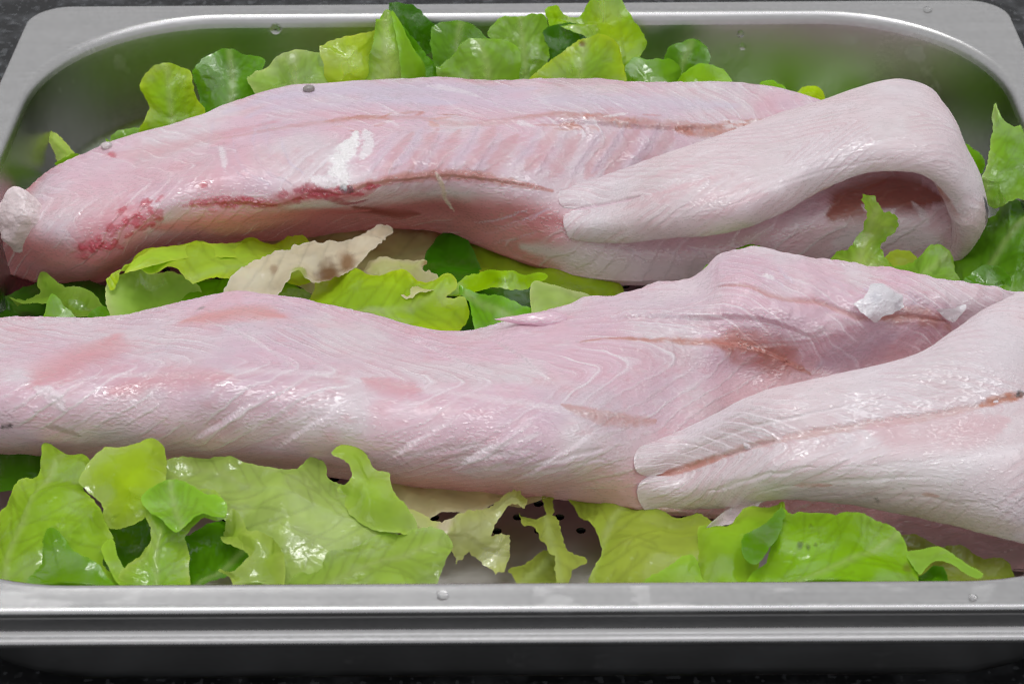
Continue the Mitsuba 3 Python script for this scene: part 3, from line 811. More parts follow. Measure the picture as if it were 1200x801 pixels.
# ------------------------------------------------------------------ lettuce and other thin sheets
def leaf_mesh(outline, anchors, seed, ruffle=1.2, wave=15.0, blister=0.8, c_in=None, c_edge=None, vein=None, ribs=6, jag=1.0, spacing=2.4, spots=None, smooth_edge=True):
    rng = np.random.default_rng(seed)
    P = np.asarray(outline, float)
    if smooth_edge:
        Q = np.vstack([P, P[:1]])
        d = np.r_[0, np.cumsum(np.linalg.norm(np.diff(Q, axis=0), axis=1) ** 0.6)]
        P = CubicSpline(d, Q, axis=0, bc_type='periodic')(np.linspace(0, d[-1], len(P) * 14, endpoint=False))
    else:
        Q = np.vstack([P, P[:1]])
        P = np.vstack([Q[i] + (Q[i + 1] - Q[i]) * np.linspace(0, 1, 10)[:-1, None] for i in range(len(Q) - 1)])
    poly = Polygon(P).buffer(0)
    if poly.geom_type != 'Polygon':
        poly = max(poly.geoms, key=lambda g: g.area)
    L = poly.exterior.length
    e = np.array([poly.exterior.interpolate(t).coords[0] for t in np.arange(0, L, 2.0)])
    ec = np.roll(e, -1, 0) - np.roll(e, 1, 0)
    en = np.stack([ec[:, 1], -ec[:, 0]], 1) / np.maximum(np.linalg.norm(ec, axis=1, keepdims=True), 1e-9)
    s_ = np.arange(len(e)) * 2.0
    j = (fbm(np.column_stack([e / 14.0, np.full(len(e), seed)]), 3, seed) - 0.5) * 5.5 * jag + (noise(np.column_stack([e / 3.2, np.full(len(e), seed)]), seed) - 0.5) * 1.7 * max(jag, .7) ** 1.6
    e = e + en * j[:, None]
    poly = Polygon(e).buffer(0)
    if poly.geom_type != 'Polygon':
        poly = max(poly.geoms, key=lambda g: g.area)
    e = np.array(poly.exterior.coords)[:-1]
    x0, y0, x1, y1 = poly.bounds
    gx, gy = np.meshgrid(np.arange(x0, x1, spacing), np.arange(y0, y1, spacing * 0.866))
    gx = gx + (np.arange(gx.shape[0]) % 2)[:, None] * spacing / 2
    g = np.stack([gx.ravel(), gy.ravel()], 1) + rng.uniform(-.15, .15, (gx.size, 2))
    inner = poly.buffer(-spacing * 0.55)
    g = g[shapely.contains_xy(inner, g[:, 0], g[:, 1])]
    X = np.vstack([e, g])
    f = Delaunay(X).simplices
    c = X[f].mean(1)
    f = f[shapely.contains_xy(poly, c[:, 0], c[:, 1])]
    used = np.unique(f)
    remap = np.full(len(X), -1)
    remap[used] = np.arange(len(used))
    X, f = X[used], remap[f]
    ap = np.array([a[:2] for a in anchors], float)
    tv = []
    for a in anchors:
        p = at(a[0], a[1], a[2]) if len(a) == 3 else at(a[0], a[1], Y=a[3])
        tv.append((p - CAM) @ FWD)
    dep = RBFInterpolator(ap / 100, np.array(tv), kernel='thin_plate_spline', smoothing=1e-6)(X / 100) if len(anchors) > 3 else None
    if dep is None:
        M = np.column_stack([ap, np.ones(len(ap))])
        dep = np.column_stack([X, np.ones(len(X))]) @ np.linalg.lstsq(M, np.array(tv), rcond=None)[0]
    d = rays(X)
    v = CAM + d * dep[:, None]
    fn = np.cross(v[f[:, 1]] - v[f[:, 0]], v[f[:, 2]] - v[f[:, 0]])
    flip = (fn * (CAM - v[f[:, 0]])).sum(1) < 0
    f[flip] = f[flip][:, ::-1]
    N = vnormals(v, f)
    de, ie = cKDTree(e).query(X)
    de = de * 0.26
    se = ie * 2.0 * 0.26
    ph = rng.uniform(0, 6)
    rf = np.sin(2 * math.pi * se / wave + ph + 2.5 * (fbm(np.column_stack([se / 14, se * 0, se * 0 + seed]), 2, seed) - .5)) * np.exp(-de / 4.0)
    disp = 0.75 * ruffle * rf + 9.0 * (fbm(v / 20.0 + seed * 3, 2, seed + 9) - .5) * (1 - .6 * np.exp(-de / 3)) + 4.5 * ruffle * np.exp(-de / 3.2) * (fbm(np.column_stack([se / 16, se * 0 + 3, se * 0 + seed]), 2, seed + 10) - .5) + 0.8 * blister * 2 * (fbm(v / 11.0 + seed, 3, seed) - 0.5) + blister * 0.35 * (fbm(v / 2.2 + seed, 2, seed + 1) - .5)
    # veins: a midrib and side ribs that branch from it
    w = np.zeros(len(X))
    rib = np.zeros(len(X))
    if vein is not None:
        A_, B_ = np.asarray(vein[0], float), np.asarray(vein[1], float)
        ax = B_ - A_
        side = np.array([-ax[1], ax[0]])
        bend = rng.uniform(-.08, .08)
        tt = np.linspace(0, 1, 80)[:, None]
        mid = A_ + ax * tt + side * bend * np.sin(tt * 3.1)
        lines, mains = [], [mid]
        for k in range(ribs):
            t0 = (k + rng.uniform(.2, .8)) / ribs
            for sg in (-1, 1):
                st = A_ + ax * t0 + side * bend * math.sin(t0 * 3.1)
                ang_ = sg * rng.uniform(.55, .95)
                dirv = np.array([ax[0] * math.cos(ang_) - ax[1] * math.sin(ang_), ax[0] * math.sin(ang_) + ax[1] * math.cos(ang_)])
                ln = rng.uniform(.45, .7)
                q = st + dirv * ln * tt + ax * 0.15 * tt ** 2 + rng.normal(0, .4, (80, 2)).cumsum(0) * 0.25
                lines.append(q)
                for _ in range(2):
                    i0 = rng.integers(15, 60)
                    a2 = ang_ + rng.choice([-1, 1]) * rng.uniform(.4, .8)
                    d2 = np.array([ax[0] * math.cos(a2) - ax[1] * math.sin(a2), ax[0] * math.sin(a2) + ax[1] * math.cos(a2)])
                    lines.append(q[i0] + d2 * ln * .4 * tt)
        dm = cKDTree(np.vstack(mains)).query(X)[0] * .26
        dl = cKDTree(np.vstack(lines)).query(X)[0] * .26
        rib = np.exp(-(dm / 1.1) ** 2)
        w = np.exp(-(dl / 0.45) ** 2)
        disp = disp + 0.35 * rib - 0.14 * w
    v = v + N * disp[:, None]
    # keep the sheet inside the pan: slide it along its own line of sight to the wall's inner face
    out_ = (v[:, 1] < -146) & (v[:, 2] < 1)
    v[out_] += ((-146 - v[out_, 1]) / (v[out_, 1] - CAM[1]))[:, None] * (v[out_] - CAM)
    v[:, 2] = np.maximum(v[:, 2], -39.4)
    c_in = lin(150, 185, 60) if c_in is None else np.asarray(c_in)
    if c_in[1] > c_in[0] * 1.05:
        c_in = np.minimum(c_in * [1.10, 1.14, 0.76], .8)
    c_edge = c_in * [0.9, 0.98, 0.7] if c_edge is None else np.asarray(c_edge)
    k = np.exp(-de / 5.0) * (0.5 + fbm(v / 9, 3, seed + 4))
    k = np.clip(k, 0, 1)[:, None]
    col = c_in * (1 - k) + c_edge * k
    col = col * (0.72 + 0.56 * fbm(v / 9.0, 4, seed + 6)[:, None])
    col = col * (1 - 0.15 * w[:, None]) * (1 - .35 * rib[:, None]) + .35 * rib[:, None] * np.maximum(col, lin(196, 210, 140))
    rimw = np.exp(-de / 0.5)[:, None] * 0.45  # pale margin: light through the thin edge painted into the colour
    col = col * (1 - rimw) + np.minimum(col * 1.35 + .03, .8) * rimw
    for sp in spots or []:
        (sx, sy, sr), sc, sk = sp
        q = np.hypot(X[:, 0] - sx, X[:, 1] - sy)
        b = sk * (1 - sstep(.3, 1, q / sr * (.6 + .8 * fbm(v / 2.0, 3, seed + 8))))
        col = col * (1 - b[:, None]) + np.asarray(sc) * b[:, None]
    return v, f, np.clip(col, 0.003, .9)


YEL, MIDG, DARK, PALEG, OLIVE, CRM = lin(184, 214, 30), lin(138, 186, 40), lin(70, 120, 20), lin(196, 220, 128), lin(160, 172, 70), lin(226, 216, 168)
BROWN = lin(120, 76, 34)
LSEED = [100]


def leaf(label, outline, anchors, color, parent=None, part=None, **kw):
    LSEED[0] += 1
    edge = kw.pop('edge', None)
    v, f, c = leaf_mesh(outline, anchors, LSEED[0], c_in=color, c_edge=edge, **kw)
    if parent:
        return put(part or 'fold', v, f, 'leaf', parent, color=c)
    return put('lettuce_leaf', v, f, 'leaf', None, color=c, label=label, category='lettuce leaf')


def back(outline, yb, yt, bow=3.0):
    """Anchors of a leaf that stands: depth yb at its foot, yt at its top, bowed across."""
    P = np.asarray(outline, float)
    x0, y0, x1, y1 = *P.min(0), *P.max(0)
    xm, ym = (x0 + x1) / 2, (y0 + y1) / 2
    return [(x0, y1, 0, yb), (x1, y1, 0, yb), (xm, y1, 0, yb - bow), (x0, y0, 0, yt), (x1, y0, 0, yt + bow * .5), (xm, y0, 0, yt - bow), (xm, ym, 0, (yb + yt) / 2 - bow * 1.3)]



# back row, standing between the back fillet and the back wall
o = [(51, 154), (60, 154), (70, 160), (78, 170), (86, 188), (72, 192), (62, 174)]
leaf('small pale sliver of lettuce at the far left, against the left wall', o, back(o, 98, 106, 1), PALEG, ruffle=.4)
o = [(124, 162), (134, 152), (150, 147), (170, 145), (172, 165), (150, 175), (128, 172)]
leaf('small dark curled lettuce tip left of the tallest lobe on the left', o, back(o, 102, 112, 2), DARK, edge=MIDG)
o = [(166, 100), (172, 88), (182, 78), (195, 73), (211, 75), (222, 83), (226, 95), (231, 113), (242, 136), (228, 165), (165, 175), (168, 145), (172, 122)]
leaf('bright rounded lettuce lobe standing leftmost of the big ones in the back row', o, back(o, 106, 118), MIDG, edge=YEL, vein=((205, 175), (195, 78)))
o = [(229, 88), (235, 75), (250, 60), (268, 56), (290, 65), (309, 69), (307, 82), (296, 95), (304, 108), (290, 140), (240, 150), (232, 112)]
leaf('mid green round lettuce lobe, second of the back row from the left', o, back(o, 114, 128), lin(104, 156, 34), vein=((265, 150), (268, 60)))
o = [(291, 90), (305, 80), (322, 68), (345, 62), (372, 61), (384, 66), (386, 110), (330, 125), (303, 112)]
leaf('light green lettuce lobe with a wavy top, third of the back row', o, back(o, 112, 126), MIDG, edge=PALEG, vein=((345, 125), (345, 64)))
o = [(378, 56), (392, 42), (418, 42), (441, 38), (438, 62), (424, 110), (376, 112), (384, 80)]
leaf('curled yellowish lettuce lobe left of the pointed leaf', o, back(o, 118, 130), YEL, edge=lin(190, 214, 70), ruffle=2.0)
o = [(440, 22), (448, 9), (458, 12), (468, 30), (486, 62), (500, 110), (436, 112), (418, 105), (434, 58)]
leaf('tall pointed pale lettuce leaf of the back row', o, back(o, 118, 132, 5), PALEG, edge=MIDG, vein=((455, 112), (450, 12)))
PREV = f'lettuce_leaf_{USED["lettuce_leaf"] - 1:03d}'
leaf('', [(458, 14), (468, 30), (484, 60), (500, 92), (502, 112), (478, 112), (468, 76)], [(458, 14, 0, 128), (484, 60, 0, 119), (502, 112, 0, 116), (478, 112, 0, 110), (468, 76, 0, 113)], lin(140, 180, 50), parent=PREV, part='fold', ruffle=.2, blister=.3, jag=.4)
o = [(466, 26), (476, 36), (492, 55), (510, 72), (524, 95), (520, 112), (480, 112), (478, 66)]
leaf('narrow green lettuce piece just right of the pointed leaf', o, back(o, 122, 136, 2), lin(110, 166, 30))
o = [(458, 6), (470, 3), (489, 10), (498, 22), (509, 30), (508, 58), (490, 62), (474, 40)]
leaf('dark green lettuce tip touching the back rim behind the pointed leaf', o, back(o, 140, 147, 2), DARK)
o = [(507, 32), (525, 26), (545, 28), (562, 36), (573, 46), (582, 70), (560, 100), (528, 105), (512, 80), (506, 52)]
leaf('rounded mid green lettuce lobe right of the dark tip', o, back(o, 122, 136), lin(112, 158, 50), vein=((545, 105), (540, 30)))
o = [(517, 80), (530, 62), (550, 50), (575, 47), (600, 55), (609, 78), (604, 112), (526, 112)]
leaf('wet shiny round lettuce lobe low in the middle of the back row', o, back(o, 112, 126, 6), lin(140, 180, 78), edge=MIDG, blister=1.3, vein=((570, 112), (560, 52)))
o = [(568, 40), (575, 25), (590, 15), (615, 16), (638, 16), (648, 32), (645, 60), (624, 110), (604, 108), (598, 62)]
leaf('pale puckered lettuce lobe reaching the back rim, left of the tallest leaf', o, back(o, 124, 144, 4), lin(150, 188, 92), edge=MIDG, blister=1.4, vein=((615, 110), (610, 18)))
o = [(634, 40), (655, 30), (692, 40), (690, 70), (650, 95), (632, 80)]
leaf('dark green sheet painted as the shaded gap under the tallest leaf', o, back(o, 132, 142, 2), DARK)  # dark sheet stands for the shade in the gap between lobes
o = [(637, 9), (650, 5), (662, 16), (679, 12), (684, 2), (700, -4), (730, -3), (736, 14), (755, 34), (762, 50), (752, 68), (738, 92), (716, 70), (690, 46), (660, 34), (645, 30)]
leaf('tallest bright yellow green lettuce leaf, rising over the back rim', o, back(o, 130, 147, 4), YEL, edge=lin(150, 200, 20), vein=((735, 90), (660, 12)), ruffle=1.6)
o = [(620, 105), (640, 76), (662, 60), (674, 47), (690, 42), (716, 45), (730, 68), (733, 95), (728, 115), (622, 118)]
leaf('broad bulging lettuce lobe in front of the tallest leaf', o, back(o, 110, 124, 7), lin(140, 184, 60), edge=YEL, vein=((680, 118), (690, 46)), spots=[((683, 50, 6), BROWN, .8)])
o = [(732, 100), (742, 74), (772, 69), (800, 74), (800, 112), (734, 114)]
leaf('green lettuce lobe low behind the fillet, right of the bulging lobe', o, back(o, 118, 132, 3), lin(118, 164, 30))
o = [(774, 74), (788, 56), (804, 48), (819, 52), (827, 68), (822, 86), (800, 112), (776, 105)]
leaf('dark upright lettuce lobe near the right end of the back row', o, back(o, 124, 138, 3), lin(100, 150, 26), vein=((795, 112), (808, 52)))
o = [(790, 98), (800, 86), (824, 78), (846, 80), (856, 94), (850, 114), (795, 114)]
leaf('flat bright lettuce lobe at the right end of the back row', o, back(o, 112, 124, 3), lin(146, 188, 40))
o = [(886, 106), (894, 95), (910, 95), (919, 104), (916, 116), (890, 116)]
leaf('tiny lettuce tip peeking over the back fillet, the left of two', o, back(o, 112, 118, 1), MIDG, ruffle=.3)
o = [(936, 110), (945, 102), (960, 104), (968, 113), (960, 122), (940, 120)]
leaf('tiny lettuce tip peeking over the back fillet, the right of two', o, back(o, 110, 116, 1), YEL, ruffle=.3)

def tucked(label, x0, x1, y0, y1, z0, z1, color, **kw):
    """A leaf sloping down between the fish's back and the wall, given in millimetres."""
    a = np.linspace(0, 2 * math.pi, 26, endpoint=False)
    ex, ey = (np.sign(q) * abs(q) ** .6 for q in (np.cos(a), np.sin(a)))
    P = np.column_stack([(x0 + x1) / 2 + (x1 - x0) / 2 * ex, (y0 + y1) / 2 + (y1 - y0) / 2 * ey, (z0 + z1) / 2 + (z1 - z0) / 2 * ey])
    px, _ = project(P)
    lab = [(*project([[x, y, z]])[0][0], z) for x, y, z in ((x0, y0, z0), (x1, y0, z0 + 1), (x0, y1, z1), (x1, y1, z1 + 1))]
    leaf(label, px, lab, color, **kw)


for txt, x0, x1, q in (('green lettuce leaf tucked down between the left wall and the tip of the back fillet', -158, -108, (125, 172, -6)),
                       ('green lettuce leaf tucked down behind the back fillet, below the leftmost upright lobe', -112, -62, (270, 120, -1)),
                       ('green lettuce leaf tucked down behind the back fillet, below the pointed pale leaf', -66, 6, (440, 94, 0)),
                       ('green lettuce leaf tucked down behind the back fillet, below the tallest leaf', 2, 62, (700, 97, -3)),
                       ('green lettuce leaf tucked down behind the right end of the back fillet', 58, 120, (900, 105, -8))):
    r = at(*q)
    tucked(txt, x0, x1, r[1] + 9, r[1] + 34, r[2] - 9, -37, MIDG, ruffle=.5)
# right side
o = [(1150, 212), (1160, 170), (1166, 123), (1171, 136), (1180, 141), (1205, 138), (1232, 142), (1234, 245), (1195, 232), (1178, 240), (1158, 236)]
k = leaf('tall lettuce leaf with a pale rib standing at the right wall', o, [(1150, 235, -14), (1234, 245, -16), (1166, 123, 0, 82), (1232, 140, 0, 78), (1190, 180, -3)], lin(120, 172, 36), edge=lin(150, 196, 60), vein=((1156, 232), (1167, 126)), ruffle=1.4)
o = [(1136, 262), (1168, 238), (1186, 226), (1204, 240), (1238, 250), (1238, 345), (1165, 345), (1096, 342), (1104, 308), (1126, 288)]
leaf('dark ruffled lettuce leaf below the tall one at the right wall', o, [(1096, 340, -34), (1128, 340, -31), (1238, 345, -24), (1136, 262, -30), (1200, 235, -16), (1238, 250, -12), (1190, 300, -20)], lin(92, 146, 30), edge=lin(126, 178, 44), ruffle=2.2, wave=12, vein=((1150, 340), (1205, 245)))
o = [(1132, 325), (1150, 308), (1172, 312), (1184, 325), (1178, 345), (1130, 345)]
leaf('small rounded lettuce lobe at the foot of the folded tail', o, [(1130, 345, -26), (1184, 345, -24), (1150, 310, -20), (1178, 320, -20)], lin(104, 156, 40))
o = [(1120, 168), (1134, 169), (1148, 180), (1154, 196), (1146, 205), (1126, 190)]
leaf('small curled lettuce tip behind the folded tail', o, [(1120, 168, 0, 72), (1150, 180, 0, 70), (1146, 205, 0, 62), (1126, 190, 0, 64)], lin(120, 170, 20), ruffle=.5)
o = [(976, 304), (996, 288), (1010, 268), (1015, 252), (1011, 231), (1022, 233), (1036, 246), (1052, 256), (1046, 272), (1034, 286), (1040, 312), (1030, 325), (985, 325)]
leaf('pale notched lettuce piece standing before the opening of the folded tail', o, [(980, 320, -13), (1040, 320, -13), (1012, 232, 0, 14), (1050, 256, 0, 10), (1015, 280, -10)], PALEG, edge=MIDG, jag=1.8, ruffle=.8, vein=((1005, 322), (1028, 245)))
o = [(1045, 312), (1070, 300), (1109, 291), (1119, 300), (1122, 312), (1131, 336), (1080, 345), (1048, 335)]
leaf('wet pale green lettuce piece between the fillets, right of the notched piece', o, [(1045, 335, -14), (1131, 340, -16), (1050, 310, -16), (1112, 292, -12), (1085, 315, -9)], lin(146, 190, 96), edge=MIDG, blister=1.0, vein=((1055, 330), (1112, 298)))
o = [(1034, 304), (1052, 296), (1068, 299), (1076, 306), (1060, 322), (1036, 322)]
leaf('narrow olive lettuce tip between two pale pieces under the folded tail', o, [(1034, 322, -18), (1076, 322, -18), (1050, 297, -18), (1070, 300, -18)], OLIVE, ruffle=.4)
o = [(820, 322), (832, 304), (850, 292), (882, 286), (902, 299), (880, 320), (850, 330)]
leaf('small bright green lettuce corner between the fillets, under the folded tail', o, [(820, 322, -16), (902, 300, -17), (882, 287, -20), (850, 330, -14)], lin(130, 186, 20), ruffle=.5)

# middle row, between the two fillets
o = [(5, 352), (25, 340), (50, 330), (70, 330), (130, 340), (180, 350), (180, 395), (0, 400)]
leaf('lettuce leaf coloured dark as shade, filling the gap at the left between the fillets', o, [(0, 400, -30), (180, 395, -30), (5, 350, -34), (180, 350, -33)], lin(60, 104, 26))  # bed leaf added as gap filler, the shade put into its green
o = [(14, 354), (22, 344), (44, 336), (42, 328), (50, 318), (62, 324), (75, 331), (98, 340), (118, 352), (122, 372), (80, 362), (50, 356)]
leaf('curled olive lettuce leaf at the left, under the tip of the back fillet', o, [(14, 354, -28), (122, 370, -24), (50, 318, -26), (100, 340, -24), (60, 350, -20)], lin(110, 154, 40), edge=lin(140, 176, 60), ruffle=1.5)
o = [(46, 392), (52, 365), (62, 346), (74, 356), (92, 376), (100, 392)]
leaf('small upright lettuce tip at the left beside the front fillet', o, [(46, 392, -20), (100, 392, -18), (62, 346, -14)], lin(130, 178, 44), ruffle=.6)
o = [(88, 392), (98, 372), (114, 362), (132, 352), (150, 364), (160, 392)]
leaf('smooth green lettuce lobe left of the big cupped leaf', o, [(88, 392, -22), (160, 392, -20), (132, 352, -18), (112, 364, -15)], lin(112, 164, 44))
o = [(250, 300), (300, 280), (360, 268), (440, 262), (530, 268), (560, 300), (500, 320), (400, 330), (300, 325)]
leaf('limp beige lettuce leaf in the shade under the back fillet', o, [(250, 300, -33), (300, 325, -30), (440, 262, -37), (560, 300, -38), (400, 330, -31)], lin(190, 182, 110), edge=CRM, blister=1.6, vein=((300, 310), (520, 285)))
o = [(126, 332), (138, 316), (162, 296), (200, 288), (260, 284), (320, 284), (372, 292), (380, 312), (330, 330), (250, 330), (214, 322), (196, 314), (180, 320), (155, 316)]
k = leaf('big pale cupped lettuce leaf left of the wilted piece between the fillets', o, [(126, 332, -15), (380, 312, -20), (162, 296, -16), (320, 284, -24), (250, 330, -11), (180, 318, -9)], lin(176, 204, 96), edge=YEL, vein=((370, 302), (140, 318)), blister=1.0)
o = [(126, 330), (140, 318), (165, 316), (185, 322), (200, 318), (222, 326), (236, 340), (232, 352), (215, 372), (185, 392), (140, 392), (130, 362)]
leaf('', o, [(126, 330, -16), (236, 340, -18), (185, 320, -16), (140, 392, -14), (215, 385, -14), (180, 352, -22)], lin(150, 190, 70), parent=k, part='cupped_lobe', blister=1.2, edge=PALEG)
o = [(214, 330), (250, 318), (320, 326), (372, 340), (380, 385), (320, 395), (220, 395), (205, 370)]
leaf('', [(146, 322), (164, 300), (198, 289), (258, 285), (304, 287), (296, 298), (240, 300), (200, 305), (172, 315)], [(146, 322, -11), (198, 289, -14), (304, 287, -20), (240, 300, -14), (172, 315, -9)], lin(190, 214, 90), parent=k, part='fold', ruffle=.3, blister=.3, jag=.5)
leaf('plain green lettuce leaf below the cupped leaf, its lower edge under the front fillet', o, [(205, 370, -22), (380, 385, -16), (250, 318, -22), (372, 340, -17), (290, 360, -16)], lin(132, 176, 48), vein=((220, 380), (370, 350)))
o = [(258, 346), (266, 330), (285, 310), (306, 298), (330, 293), (352, 284), (372, 286), (400, 284), (424, 276), (444, 265), (459, 263), (456, 274), (448, 286), (434, 296), (414, 312), (396, 324), (368, 329), (346, 321), (330, 334), (310, 348), (290, 352), (276, 344)]
leaf('wilted cream lettuce piece with a brown edge, crumpled between the fillets', o, [(258, 346, -8), (310, 348, -9), (285, 310, -10), (352, 284, -13), (400, 284, -14), (456, 265, -17), (434, 296, -14), (380, 325, -11), (352, 305, -7), (410, 292, -10)], lin(246, 236, 212), edge=lin(232, 214, 186), jag=1.5, blister=2.2, ruffle=.9, vein=((268, 344), (440, 275)), spots=[((385, 316, 20), BROWN, .9), ((406, 305, 16), lin(140, 90, 40), .8), ((352, 318, 12), lin(170, 190, 60), .7), ((320, 312, 8), lin(160, 110, 70), .5)])
o = [(428, 318), (438, 306), (460, 301), (484, 299), (500, 305), (496, 314), (506, 318), (518, 327), (508, 342), (440, 342)]
leaf('small pale torn lettuce piece right of the wilted piece', o, [(428, 318, -16), (518, 327, -19), (484, 299, -21), (440, 342, -15), (508, 342, -16), (470, 318, -14)], lin(186, 200, 110), edge=CRM, jag=1.6, spots=[((500, 310, 8), lin(160, 120, 60), .7)])
o = [(498, 300), (506, 284), (522, 274), (545, 282), (560, 300), (568, 318), (560, 340), (510, 338)]
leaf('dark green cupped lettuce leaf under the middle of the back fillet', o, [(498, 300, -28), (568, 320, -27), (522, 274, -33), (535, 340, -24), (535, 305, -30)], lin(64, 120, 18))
o = [(545, 276), (600, 292), (660, 312), (725, 326), (735, 350), (640, 350), (580, 345), (556, 310)]
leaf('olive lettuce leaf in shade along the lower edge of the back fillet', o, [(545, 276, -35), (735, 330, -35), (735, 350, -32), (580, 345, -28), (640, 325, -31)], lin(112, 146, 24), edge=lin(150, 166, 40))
o = [(368, 330), (400, 320), (440, 321), (480, 326), (508, 331), (530, 327), (534, 340), (522, 348), (540, 350), (549, 358), (546, 374), (524, 388), (470, 400), (370, 395)]
leaf('large bright yellow green lettuce leaf in the middle between the fillets', o, [(368, 330, -17), (370, 395, -12), (470, 400, -11), (549, 358, -17), (508, 331, -17), (440, 345, -10)], lin(160, 198, 56), edge=YEL, vein=((375, 365), (520, 345)), blister=.8, ribs=8)
o = [(520, 346), (540, 328), (566, 319), (592, 318), (622, 320), (640, 326), (622, 336), (590, 338), (556, 339)]
leaf('bright yellow strip of lettuce bending over a dark gap between the fillets', o, [(520, 346, -19), (640, 326, -22), (566, 319, -20), (592, 338, -17), (590, 326, -15)], lin(164, 200, 10), ruffle=.5)
o = [(540, 332), (600, 330), (650, 335), (660, 380), (600, 395), (540, 390)]
leaf('lettuce leaf coloured dark as the shade of the hollow below the yellow strip', o, [(540, 332, -27), (650, 335, -27), (660, 380, -24), (540, 390, -24)], lin(64, 112, 20))  # shade of the hollow put into the dark green
o = [(538, 340), (560, 344), (590, 352), (616, 360), (632, 372), (620, 392), (560, 392), (550, 360)]
leaf('green lettuce lobe under the yellow strip, beside the front fillet', o, [(538, 340, -19), (632, 372, -17), (560, 392, -14), (600, 385, -14), (590, 355, -15)], lin(122, 176, 40), vein=((545, 345), (625, 378)))
o = [(621, 346), (624, 328), (650, 332), (694, 346), (688, 362), (660, 378), (630, 384), (623, 365)]
leaf('smooth pale triangular lettuce piece between the fillets', o, [(621, 346, -17), (624, 328, -18), (694, 346, -21), (630, 384, -12), (650, 350, -13)], lin(158, 188, 96), edge=PALEG, ruffle=.3, jag=.5)

# front row, between the front fillet and the front rim
def front(outline, zt, zb, bow=3.0):
    P = np.asarray(outline, float)
    x0, y0, x1, y1 = *P.min(0), *P.max(0)
    xm, ym = (x0 + x1) / 2, (y0 + y1) / 2
    return [(x0, y0, zt), (x1, y0, zt), (xm, y0, zt + bow * .4), (x0, y1, zb), (x1, y1, zb), (xm, y1, zb + bow * .6), (xm, ym, (zt + zb) / 2 + bow)]


o = [(-20, 530), (20, 533), (60, 533), (60, 565), (20, 575), (-20, 575)]
leaf('dark lettuce leaf at the far left under the front fillet', o, front(o, -24, -24, 1), lin(70, 112, 26))
o = [(-30, 620), (0, 588), (28, 562), (48, 549), (51, 528), (75, 527), (99, 530), (108, 546), (98, 566), (112, 592), (126, 616), (132, 634), (122, 652), (134, 672), (158, 692), (158, 706), (-30, 706)]
leaf('large bright lettuce leaf at the left of the front row', o, [(-30, 620, -18), (51, 528, -15), (99, 530, -14), (132, 634, -12), (158, 700, -14), (-30, 706, -12), (60, 600, -7), (60, 690, -10)], lin(152, 192, 52), edge=lin(170, 206, 60), vein=((0, 690), (75, 535)), ribs=8, blister=1.2)
o = [(42, 660), (50, 634), (62, 625), (85, 642), (115, 665), (140, 700), (40, 706)]
PREV = f'lettuce_leaf_{USED["lettuce_leaf"] - 1:03d}'
leaf('', [(120, 640), (131, 632), (137, 650), (150, 670), (162, 692), (146, 688), (128, 664)], [(120, 640, -10), (131, 632, -10), (162, 692, -9), (128, 664, -8)], lin(168, 200, 80), parent=PREV, part='fold', ruffle=.2, blister=.2, jag=.4)
leaf('green bulging lettuce lobe at the front rim, at the left', o, front(o, -8, -8, 2), lin(116, 160, 22))
o = [(104, 630), (130, 606), (170, 604), (200, 620), (220, 650), (222, 706), (130, 706)]
leaf('lettuce leaf coloured dark as shade, filling the gap behind the front rim at the left', o, front(o, -24, -18, 1), lin(76, 122, 16))  # filler leaf for a dark gap, its shade painted as dark green
o = [(94, 566), (104, 546), (120, 531), (138, 523), (160, 519), (180, 514), (194, 524), (197, 545), (190, 568), (176, 596), (160, 612), (122, 614), (118, 592)]
leaf('bright translucent lettuce lobe standing highest at the left of the front row', o, [(94, 566, -9), (120, 531, -8), (180, 514, -8), (197, 545, -9), (122, 614, -12), (160, 612, -11), (150, 570, -5)], lin(170, 200, 14), edge=lin(176, 204, 70), ruffle=.8)
o = [(168, 588), (180, 570), (208, 567), (236, 574), (262, 590), (264, 608), (240, 610), (226, 618), (217, 634), (219, 706), (148, 706), (152, 650), (174, 625)]
leaf('upright folded lettuce lobe behind the front rim, third from the left', o, [(168, 588, -9), (208, 567, -9), (264, 600, -8), (217, 634, -10), (148, 706, -10), (219, 706, -9), (195, 620, -4)], lin(136, 186, 40), edge=lin(176, 204, 80), vein=((185, 700), (205, 575)))
PREV = f'lettuce_leaf_{USED["lettuce_leaf"] - 1:03d}'
leaf('', [(167, 588), (179, 569), (208, 566), (237, 573), (264, 590), (263, 602), (240, 604), (222, 612), (208, 624), (196, 616), (184, 606)], [(167, 588, -6), (208, 566, -6), (264, 600, -4), (208, 624, -3), (184, 606, -3), (225, 600, -1.5)], lin(150, 192, 70), parent=PREV, part='fold', ruffle=.6, blister=.8, jag=.9, vein=((215, 620), (200, 568)))
o = [(214, 640), (226, 618), (262, 606), (292, 645), (276, 668), (240, 690), (228, 706), (214, 706)]
leaf('shaded green lettuce hollow between two folded lobes in the front row', o, front(o, -16, -12, 1), lin(96, 150, 24), vein=((225, 690), (285, 645)))
o = [(256, 626), (262, 600), (270, 592), (282, 600), (288, 618), (302, 632), (324, 632), (334, 648), (332, 690), (328, 706), (274, 706), (276, 690), (254, 664), (274, 668), (290, 648), (268, 636)]
leaf('yellow green notched lettuce lobe in the front row, left of the large pale leaf', o, [(262, 600, -10), (334, 648, -9), (254, 664, -10), (274, 706, -8), (328, 706, -8), (300, 650, -5)], lin(158, 190, 50), edge=lin(178, 200, 90), jag=1.2)
o = [(190, 545), (206, 538), (240, 536), (290, 541), (330, 547), (352, 545), (362, 537), (380, 538), (384, 556), (400, 566), (440, 600), (470, 618), (420, 650), (350, 700), (320, 706), (300, 660), (262, 610), (215, 580), (192, 565)]
